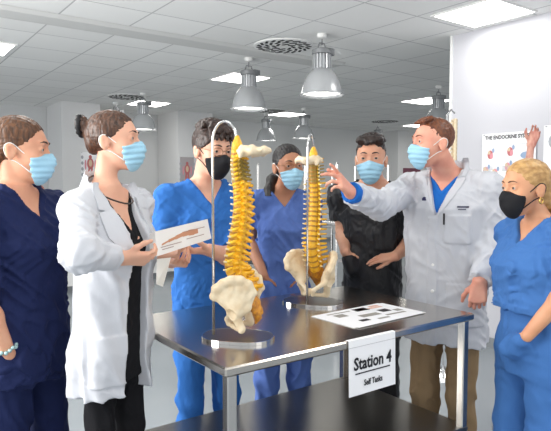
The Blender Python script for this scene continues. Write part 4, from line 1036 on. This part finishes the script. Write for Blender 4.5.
def spine_model(loc, yaw, label, base_poly, rod_xy, curve, top_h, pel, hip_yaw=0):
    """loc on the table; local x left, y back (front = -y after yaw); curve = [(y offset forward, z)]"""
    r = empty('spine_model', loc, yaw, label, 'anatomical model', 'spine models on the table')
    b = MB(); b.prism([(x, y, .004) for x, y in base_poly], (0, 0, 0), (0, 0, .006)); b.build('base_plate', M_STEELD, r)
    b = MB(); n = len(base_poly)
    for i in range(n):
        p, q = np.array(base_poly[i]), np.array(base_poly[(i+1) % n]); d = (q-p)/(np.linalg.norm(q-p)+1e-9); nn = np.array([d[1], -d[0]])*.004
        b.prism([(p[0], p[1], .0003), (q[0], q[1], .0003), (q[0]+nn[0], q[1]+nn[1], .0003), (p[0]+nn[0], p[1]+nn[1], .0003)], (0, 0, 0), (0, 0, .0105))
    b.build('base_rim', M_CHROME, r)
    rx, ry = rod_xy; cy, cz = curve[-1]; topz = top_h
    pts = [(rx, ry, .008), (rx, ry, topz-.075)]
    tx, ty = 0.0, cy
    for k in range(1, 11):
        a = PI*k/11; m = (1-math.cos(a))/2; pts.append((rx+(tx-rx)*m, ry+(ty-ry)*m, topz-.075+.07*math.sin(a)))
    pts.append((tx, ty, topz-.06)); pts.append((tx, ty, cz+.01))
    b = MB(); b.tube(pts, .0046, 10); b.build('stand_rod', M_CHROME, r, True)
    sp = smooth_path([(0, y, z) for y, z in curve], 10); sp = np.array(sp)
    seg = np.linalg.norm(np.diff(sp, axis=0), axis=1); cum = np.concatenate([[0], np.cumsum(seg)]); L = cum[-1]
    N = 24; wts = np.array([1.28]*5+[1.0]*12+[.72]*7); cs_ = (np.cumsum(wts)-wts/2)/wts.sum()*L; ce = np.cumsum(wts)/wts.sum()*L
    def on(s):
        q = np.array([np.interp(s, cum, sp[:, i]) for i in range(3)]); q2 = np.array([np.interp(min(L, s+.01), cum, sp[:, i]) for i in range(3)]); q1 = np.array([np.interp(max(0, s-.01), cum, sp[:, i]) for i in range(3)]); return q, nrm(q2-q1)
    for k in range(N):
        q, d = on(cs_[k]); sc = float(np.interp(k, [0, 5, 17, 23], [1.50, 1.36, 1.08, .95])); hz = wts[k]/wts.sum()*L/.030
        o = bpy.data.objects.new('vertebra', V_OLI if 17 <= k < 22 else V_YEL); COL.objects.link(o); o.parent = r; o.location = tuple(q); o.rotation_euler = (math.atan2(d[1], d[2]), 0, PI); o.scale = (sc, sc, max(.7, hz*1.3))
        if k < N-1:
            q, d = on(ce[k]); o = bpy.data.objects.new('disc', DISC); COL.objects.link(o); o.parent = r; o.location = tuple(q); o.rotation_euler = (math.atan2(d[1], d[2]), 0, PI); o.scale = (sc*1.02, sc*1.02, 1.3)
        if k < 22:
            q, d = on(ce[k])
            for s in (-1, 1):
                Ln = .050 if k < 17 else .034
                dn = np.array([s*.62, -.62, -.28]); b = MB(); p0 = q+np.array([s*.010, .010, 0]); p1 = p0+dn*Ln*.5; p2 = p0+dn*Ln+np.array([0, 0, .006])
                b.mi = []; b.cur = 0; b.tube([p0, p1, p0+dn*Ln*.75], [.0058, .005, .004], 6); b.cur = 1; b.tube([p0+dn*Ln*.74, p2], [.0038, .0028], 6); b.build('nerve_root', None, r, True, mats=[M_NERVE, M_TIP])
    b = MB(); b.tube([p+np.array([0, .014, 0]) for p in sp[::3]], .006, 8); b.build('spinal_cord', M_NERVE, r, True)
    q = np.array(sp[0]); 
    v, f = SAC; o = link_mesh('sacrum', v*1.12*np.array([1, -1, 1])*pel, f[:, ::-1], M_ORG, r, True); o.location = (q[0], q[1], q[2]-.035*pel)
    for s in (-1, 1):
        v, f = HIPS[s]; o = link_mesh('hip_bone', v*1.12*np.array([1, -1, 1])*pel, f[:, ::-1], M_BONE, r, True); o.location = (0, q[1]-.035*pel, q[2]-.068*pel)
    b = MB(); b.sphere((0, q[1]-.035*pel-.064*pel, q[2]-.068*pel-.052*pel), .01, 10, 8, (.012*pel, .009*pel, .018*pel)); b.build('pubic_disc', M_BONE, r, True)
    # part of the skull base carried by the top vertebra
    F = Field((-.075, -.07, -.03), (.075, .075, .03), .0032); F.ell(None, (0, .012, 0), (.060, .058, .021), .005); F.ell(None, (0, .01, .024), (.050, .046, .016), .004, 's'); F.ell(None, (0, -.005, 0), (.016, .018, .03), .004, 's')
    for s in (-1, 1): F.cone((s*.018, -.022, -.006), (s*.012, -.032, -.010), .009, .007, .006); F.cone((s*.045, -.015, -.004), (s*.046, -.020, -.020), .012, .006, .006)
    F.disp(lambda P: .013*(vnoise(P, (55, 55, 55), 9)-.5), .016)
    b = MB(); b.lathe([(.014, -.01), (.020, .004), (.017, .020), (.010, .036), (.006, .046)], (0, cy, cz), 14); b.build('top_vertebra', M_YEL, r, True)
    v, f = F.mesh(); o = link_mesh('skull_base', v, f, M_BONE, r, True); return r, o, cz
def dpoly(w, d, n=28, e=2.6):
    return [(math.copysign(abs(math.cos(t))**(2/e), math.cos(t))*w, math.copysign(abs(math.sin(t))**(2/e), math.sin(t))*d) for t in [2*PI*k/n for k in range(n)]]
def on_table(px, py):
    a = at(px, py, 1.0)-np.array([0, 0, EYE]); t = (TZ-EYE)/a[2]; return np.array([0, 0, EYE])+a*t
CURVE = [(.036, .148), (.012, .186), (-.014, .235), (-.012, .285), (-.002, .34), (.008, .40), (.011, .45), (.009, .50), (.003, .54), (-.002, .58), (.0, .63)]
q = on_table(238, 338)
s1, sk, cz = spine_model(q, math.radians(-104), 'yellow spine model nearer the camera, its pelvis shown from the side', dpoly(.085, .118), (.012, -.082), CURVE, .728, .70)
sk.location = (.0, .045, cz-.005)
q = on_table(313, 303)
s2, sk, cz = spine_model(q, math.radians(-24), 'yellow spine model farther back, beside the printed chart', dpoly(.13, .09), (.004, -.082), CURVE, .728, .74)
sk.location = (-.015, -.035, cz-.012)

# ------------------------------------------------------------------ far furniture and wall charts
M_PRED = mat('print_muscle_red', (196, 112, 112), .6); M_PPINK = mat('print_soft_pink', (222, 150, 160), .6); M_PBLUE = mat('print_soft_blue', (150, 170, 200), .6); M_PGREY = mat('print_soft_grey', (170, 172, 178), .6); M_PBONE = mat('print_bone_pale', (214, 190, 160), .6)
def blob(b, cx, cz, rx, rz, n=14, d=.0):
    b.prism([(cx+rx*math.cos(2*PI*k/n), -.0025-d, cz+rz*math.sin(2*PI*k/n)) for k in range(n)], (0, 0, 0), (0, -.001, 0))
def poster(loc, rz, w, h, label, art, title=None, back=M_PAPER, name='wall_poster'):
    """hangs in its local x-z plane, printed side towards -y"""
    r = empty(name, loc, rz, label, 'poster')
    b = MB(); b.cur = 6; b.box((-w/2, -.0025, -h/2), (w/2, .004, h/2)); art(b); b.build('sheet', None, r, mats=[M_PRED, M_PPINK, M_PBLUE, M_PGREY, M_PBONE, M_INK, back])
    if title: fontmesh(title[0], title[1], 'printed_title', M_INK, r, (0, -.004, h/2-title[2]), (PI/2, 0, 0), off=.0012).scale = (title[3], 1, 1)
    b = MB()
    for sx in (-1, 1): b.box((sx*(w/2-.02)-.008, -.0045, h/2-.014), (sx*(w/2-.02)+.008, -.002, h/2-.006))
    b.build('fixing_strip', M_GREYP, r)
    return r
# endocrine chart on the white wall
uA, zA = onwall_v(483.5, 137, 4.52); uB, zB = onwall_v(537.5, 131, 4.52); wP = uA-uB; hP = .80
def art_endo(b):
    rs = random.Random(4)
    for cx, cz, k in [(-.17, .18, 0), (.02, .20, 0), (-.12, .02, 1), (.0, .07, 1), (-.17, -.13, 1), (.03, -.12, 0), (-.05, -.25, 1), (.17, .05, 0), (.17, -.2, 1), (-.21, .04, 1)]:
        cz += .035
        b.cur = 0 if k == 0 else 1; blob(b, cx, cz, .026, .038); b.cur = 1 if k == 0 else 4; blob(b, cx+.014, cz-.012, .015, .026, d=.0004); b.cur = 4; blob(b, cx-.01, cz+.017, .013, .016, d=.0008); b.cur = 2; blob(b, cx+.03, cz+.035, .012, .02, d=.0004)
    b.cur = 2; blob(b, .17, .20, .055, .03); b.cur = 3
    for x0, z0 in [(-.24, .105), (-.05, .105), (.1, .105), (-.24, -.04), (-.05, -.05), (.08, -.06)]:
        for k in range(4): b.box((x0, -.0036, z0-.011*k), (x0+.10-.02*(k == 3), -.003, z0-.011*k+.004))
    b.box((-.27, -.0036, .295), (.27, -.003, .297))
RZW = UVROT-PI/2          # on the white wall: local x towards the camera side, face towards -v
poster(uv((uA+uB)/2, 4.506, (zA+zB)/2+.015-hP/2), RZW, wP, hP, 'white endocrine system chart hanging on the white wall at the right', art_endo, ('THE ENDOCRINE SYSTEM', .045, .052, .86 if wP > .5 else .7))
uC, zC = onwall_v(545, 132, 4.52)
def art_grey(b):
    b.cur = 3; blob(b, -.16, .22, .05, .06); blob(b, -.12, .14, .05, .03); blob(b, .05, .1, .08, .16); b.cur = 2; blob(b, -.17, .24, .02, .03, d=.0005)
poster(uv(uC-.25, 4.506, zC-.30), RZW, .5, .7, 'pale wall chart with grey figures cut off by the right picture edge', art_grey)
# anatomy charts on the pillars and far wall
def art_body(b):
    b.cur = 0; blob(b, 0, .165, .028, .035); blob(b, 0, .05, .06, .10); blob(b, -.025, -.12, .022, .11); blob(b, .025, -.12, .022, .11); b.cur = 1; blob(b, -.085, .03, .016, .09); blob(b, .085, .03, .016, .09); b.cur = 4; blob(b, 0, .06, .03, .06, d=.0005)
    b.cur = 3
    for s in (-1, 1):
        for k in range(4): blob(b, s*.14, .16-.1*k, .022, .03)
v1, z1 = onwall_u(80.5, 152, 9.9); v2, z2 = onwall_u(100, 181, 9.9)
poster(uv(9.895, (v1+v2)/2, (z1+z2)/2), UVROT, v2-v1, z1-z2, 'muscle anatomy chart on the pillar behind the white-coated woman', art_body)
v1, z1 = onwall_u(180, 157, 9.9); v2, z2 = onwall_u(194, 187, 9.9)
poster(uv(9.895, (v1+v2)/2, (z1+z2)/2), UVROT, v2-v1, z1-z2, 'dark anatomy chart on the pillar left of the royal-blue-scrubs man', art_body, back=mat('poster_grey_print', (176, 168, 170), .7))
v1, z1 = onwall_u(403, 168, 10.2); v2, z2 = onwall_u(420, 196, 10.2)
poster(uv(10.195, (v1+v2)/2, (z1+z2)/2), UVROT, v2-v1, z1-z2, 'maroon anatomy chart on the far pillar behind the pointing man\'s mask', art_body, back=mat('poster_maroon', (120, 66, 84), .7))

def px_uv(px, Y): q = at(px, 183, Y); return q@AU, q@AV
# low storage cabinet by the left pillar with boxes and an anatomical bust
def cabinet(u, v, su, sv, h, label, rows=3, cols=2, group='grey storage cabinets along the far wall'):
    r = empty('storage_cabinet', uv(u, v, 0), UVROT, label, 'cabinet', group)
    b = MB(); b.box((0, 0, .06), (sv, su, h-.03)); b.box((.03, .04, 0), (sv-.03, su, .06)); b.build('carcass', M_GREYP, r)
    b = MB(); b.box((-.02, -.03, h-.03), (sv+.02, su, h), .006); b.build('worktop', M_WALLW, r)
    w = sv/cols; hh = (h-.12)/rows
    for c in range(cols):
        for k in range(rows):
            b = MB(); b.box((c*w+.012, -.018, .08+k*hh+.008), ((c+1)*w-.012, 0, .08+(k+1)*hh-.008), .003); d = b.build('drawer', M_WHITE, r)
            b = MB(); z = .08+(k+1)*hh-.05; b.tube([(c*w+w*.3, -.018, z), (c*w+w*.3, -.045, z), ((c+1)*w-w*.3, -.045, z), ((c+1)*w-w*.3, -.018, z)], .006, 6); b.build('handle', M_ALU, d)
    return r
u, v = px_uv(44, 7.4); cabinet(u, v, .5, 1.1, 1.06, 'grey drawer cabinet behind the navy-scrubs woman\'s shoulder')
u2, v2 = px_uv(141, 8.6); cabinet(u2, v2, .5, 1.1, 1.02, 'grey drawer cabinet seen between the white coat and royal blue scrubs')
def small_box(u, v, z, w, d, h, m, label, lidm=None):
    r = empty('storage_box', uv(u, v, z), UVROT, label, 'box', 'storage boxes on the far cabinets')
    b = MB(); b.box((0, 0, 0), (w, d, h-.02), .004); b.build('bin', m, r); b = MB(); b.box((-.006, -.006, h-.02), (w+.006, d+.006, h), .003); b.build('lid', lidm or M_WHITE, r)
M_BOXB = mat('box_blue', (70, 132, 186), .5)
small_box(u+.12, v+.26, 1.0605, .17, .22, .15, M_BOXB, 'blue lidded box on the cabinet behind the navy-scrubs woman'); small_box(u+.12, v+.50, 1.0605, .14, .22, .13, mat('box_pale_blue', (150, 186, 212), .5), 'paler blue lidded box beside the blue one on the left cabinet')
small_box(u2+.1, v2+.06, 1.0205, .22, .25, .22, mat('box_dark_grey', (92, 98, 104), .5), 'dark grey box on the cabinet between white coat and royal blue scrubs'); small_box(u2+.1, v2+.36, 1.0205, .2, .25, .15, mat('box_mid_grey', (140, 146, 152), .5), 'lower mid-grey box beside the dark grey one on the far cabinet')
# anatomical bust on that cabinet
c = uv(u+.22, v-.02+.02, 1.0605); q = at(39, 190, c[1]); c[0] = q[0]
bu = empty('anatomical_bust', c, 0, 'red anatomical head model behind the navy-scrubs woman\'s mask', 'anatomical model')
M_MUS = mat('muscle_red', (168, 74, 62), .45, var=((40, 40, 40), (210, 150, 120), .9))
b = MB(); b.lathe([(.08, 0), (.085, .012), (.05, .03), (.03, .05)], n=20); b.build('pedestal', mat('pedestal_black', (30, 30, 32), .4), bu, auto=40)
F = Field((-.16, -.16, .03), (.16, .16, .42), .006); H = Frame((0, 0, .26), 40); head_field(F, H, 'm', 1.0); F.cone((0, 0, .05), (0, .02, .2), .06, .052, .03); F.build('head', M_MUS, bu)
# wheeled racks behind the group
def rack(u, v, sv, su, h, shelves, label):
    r = empty('wheeled_rack', uv(u, v, 0), UVROT, label, 'trolley', 'wheeled steel racks')
    for x in (0, sv):
        for y in (0, su):
            b = MB(); b.tube([(x, y, .12), (x, y, h)], .0125, 8); b.sphere((x, y, h), .0135, 8, 6); po = b.build('post', M_STEELB, r)
            b = MB(); b.box((x-.014, y-.02, .085), (x+.014, y+.02, .125)); b.box((x-.018, y-.01, .04), (x-.014, y+.03, .1)); b.box((x+.014, y-.01, .04), (x+.018, y+.03, .1)); ca = b.build('caster_fork', M_ALU, po)
            b = MB(); prof = [(.02, -.013), (.05, -.013), (.055, -.006), (.055, .006), (.05, .013), (.02, .013)]
            b.lathe([(q, z) for q, z in prof], n=20); b.v = [(x+p[2], y+.012+p[0], .0555+p[1]) for p in b.v]; b.build('caster_wheel', M_RUB, po)
    for z in shelves:
        b = MB(); b.box((-.01, -.01, z-.03), (sv+.01, su+.01, z), .004); b.build('shelf', M_STEELB, r)
    b = MB(); b.tube([(0, 0, h-.35), (sv, 0, h-.35)], .009); b.tube([(0, su, h-.35), (sv, su, h-.35)], .009); b.build('rail', M_STEELB, r); return r
ua, va_ = px_uv(337, 5.1); rack(ua, va_, .66, .45, 1.64, (.30, .78, 1.12), 'wheeled steel rack behind the man in black scrubs')
ub, vb_ = px_uv(258, 5.3); rack(ub, vb_, .92, .45, 1.64, (.30, .70, 1.04), 'wheeled steel rack behind the periwinkle-scrubs woman')
# things on the racks
def drape(u, v, z, w, d, h, label):
    F = Field((-.02, -.02, 0), (w+.02, d+.02, h+.03), .008)
    F.cone((w*.15, d/2, h*.45), (w*.85, d/2, h*.4), h*.5, h*.42, .03); F.cone((w*.3, d*.3, h*.3), (w*.7, d*.7, h*.3), h*.4, h*.4, .03)
    F.all(lambda X, Y, Z: (.006-Z)+0*X+0*Y, 'i'); F.disp(lambda P: folds(P, 5, .02, (14, 14, 10)), .04); F.all(lambda X, Y, Z: (.004-Z)+0*X+0*Y, 'i')
    o = F.build('folded_sheet', M_COAT); o.location = tuple(uv(u, v, z-.0035)); o.rotation_euler = (0, 0, UVROT); return tag(o, label, 'linen')
drape(ub+.06, vb_+.52, 1.041, .38, .26, .24, 'bundled white sheet on the rack behind the right spine model')
r = empty('storage_tray', uv(ua+.06, va_+.08, 1.1205), UVROT, 'grey tray with dark tools on the rack behind the man in black scrubs', 'tray')
b = MB(); b.box((0, 0, 0), (.42, .28, .012)); b.box((0, 0, .012), (.42, .012, .06)); b.box((0, .268, .012), (.42, .28, .06)); b.box((0, .012, .012), (.012, .268, .06)); b.box((.408, .012, .012), (.42, .268, .06)); b.build('tray_body', M_GREYP, r)
b = MB(); b.box((.03, .03, .012), (.2, .12, .1), .01); b.box((.22, .05, .012), (.36, .2, .085), .01); b.build('tool_case', mat('case_dark_green', (66, 84, 70), .6), r)
def crate(u, v, z, w, d, h, m, label):
    r = empty('storage_crate', uv(u, v, z), UVROT, label, 'crate'); b = MB(); t = .012
    b.box((0, 0, 0), (w, d, t)); b.box((0, 0, t), (w, t, h)); b.box((0, d-t, t), (w, d, h)); b.box((0, t, t), (t, d-t, h)); b.box((w-t, t, t), (w, d-t, h)); b.build('crate_body', m, r)
    b = MB(); b.box((-.006, -.006, h-.02), (w+.006, t, h)); b.box((-.006, d-t, h-.02), (w+.006, d+.006, h)); b.build('rim', m, r)
crate(ub+.08, vb_+.12, .7005, .45, .3, .18, mat('crate_dark', (60, 64, 70), .6), 'dark crate on the middle shelf behind the right spine model')
crate(ua+.08, va_+.3, .7805, .32, .3, .2, mat('crate_grey', (150, 156, 160), .6), 'grey crate on the rack seen under the black-scrubs man\'s forearm')
# small black desk lamp clipped on the rack beside the right spine
q = uv(ub+.10, vb_+.78, 0)
r = empty('desk_lamp', (q[0], q[1], .7005), UVROT, 'small black lamp head on a thin stem beside the right spine model', 'lamp')
b = MB(); b.lathe([(.06, 0), (.06, .012), (.02, .02)], n=16); b.build('lamp_base', M_RUB, r); b = MB(); b.tube([(0, 0, .015), (.0, 0, .24)], .006); b.build('stem', M_RUB, r); b = MB(); b.lathe([(.015, .28), (.035, .27), (.07, .20)], n=16); b.tube([(0, 0, .23), (0, 0, .285)], .014); b.build('lamp_head', mat('lamp_black', (30, 30, 32), .4), r)

# bone column model on a stand behind the pointing man, and the muscle figure behind the blonde woman
q = at(454, 183, 4.3)
r = empty('bone_column', (q[0], q[1], 0), math.radians(60), 'ivory bone model on a stand between the pointing man\'s head and the white wall', 'anatomical model')
b = MB(); b.lathe([(.16, 0), (.16, .015), (.03, .03)], n=20); b.tube([(0, .06, .02), (0, .06, 1.98), (0, .03, 2.02), (0, 0, 1.99)], .009); b.build('stand', M_CHROME, r, auto=40)
me = V_YEL.copy(); me.materials.clear(); me.materials.append(M_BONE)
for k in range(20):
    o = bpy.data.objects.new('vertebra', me); COL.objects.link(o); o.parent = r; o.location = (0, 0, 1.36+.030*k); o.rotation_euler = (0, 0, PI); o.scale = (.8, .9, 1.0)
q = at(529, 183, 3.3)
r = empty('muscle_figure', (q[0], q[1], 0), 0, 'red muscle figure raising one arm before the chart, behind the blonde woman', 'anatomical model')
b = MB(); b.lathe([(.17, 0), (.17, .02), (.035, .05), (.03, 1.02), (.06, 1.03)], n=20); b.build('pedestal', M_ALUD, r, auto=40)
F = Field((-.20, -.16, 1.0), (.22, .16, 1.90), .0045); z0 = 1.03
F.cone((0, 0, z0+.03), (0, 0, z0+.30), .075, .095, .04, flat=((0, 1, 0), .7)); F.cone((-.07, 0, z0+.33), (.07, 0, z0+.33), .045, .045, .04); F.cone((0, 0, z0+.34), (0, 0, z0+.42), .032, .03, .03); F.ell(None, (0, -.01, z0+.47), (.052, .062, .075), .02)
hq = at(527, 160, 3.3)-q; hq[2] += q[2]; hw = at(531, 145, 3.3)-q; hw[2] += q[2]
F.chain([(.10, 0, z0+.32), (.13, .02, z0+.44), (float(hq[0])+.01, .0, float(hq[2])-.04), tuple(float(x) for x in hw)], [.036, .030, .026, .016], .02)
hand(F, hw, (.30, -.05, 1), (-.4, -.8, 0), (-1, .2, .2), 'relaxed', .78)
F.chain([(-.10, 0, z0+.32), (-.13, 0, z0+.18), (-.12, -.05, z0+.05)], [.036, .028, .022], .02)
F.disp(lambda P: .004*(vnoise(P, (60, 60, 18), 3)-.5), .02); F.build('figure', mat('muscle_pale', (216, 168, 148), .5, var=((30, 30, 12), (170, 80, 74), .8)), r)

# ------------------------------------------------------------------ light
w = bpy.data.worlds.new('daylight'); scene.world = w; w.use_nodes = True
w.node_tree.nodes['Background'].inputs[0].default_value = (.92, .96, 1.0, 1); w.node_tree.nodes['Background'].inputs[1].default_value = 1.0
def area(name, loc, target, sx, sy, power, col=(1, 1, 1)):
    l = bpy.data.lights.new(name, 'AREA'); l.shape = 'RECTANGLE'; l.size = sx; l.size_y = sy; l.energy = power; l.color = col
    o = bpy.data.objects.new(name, l); COL.objects.link(o); o.location = tuple(loc); d = Vector(target)-Vector(loc); o.rotation_euler = d.to_track_quat('-Z', 'Y').to_euler(); return o
area('window_light_left', uv(3.0, -1.5, 1.8), uv(2.6, 1.6, 1.75), 3.0, 1.6, 175, (1, .98, .95))
area('window_light_front', uv(-2.1, 1.5, 2.0), uv(2.0, 1.6, 1.2), 3.6, 1.6, 20, (1, .98, .95))
for i, (u, v) in enumerate([(4.06, 3.49), (5.30, 3.50), (8.29, 3.54), (8.2, 6.62), (5.23, 6.67), (2.0, .6), (2.0, 2.0)][:5]):
    l = bpy.data.lights.new('lamp_light', 'SPOT'); l.energy = 12; l.spot_size = 2.4; l.spot_blend = .5; l.shadow_soft_size = .15; o = bpy.data.objects.new('lamp_light', l); COL.objects.link(o); o.location = tuple(uv(u, v, CEIL-.58))
vs = scene.view_settings; scene.display_settings.display_device = 'sRGB'; vs.view_transform = 'Standard'; vs.look = 'None'; vs.gamma = 1; vs.use_curve_mapping = False; vs.exposure = 0.0
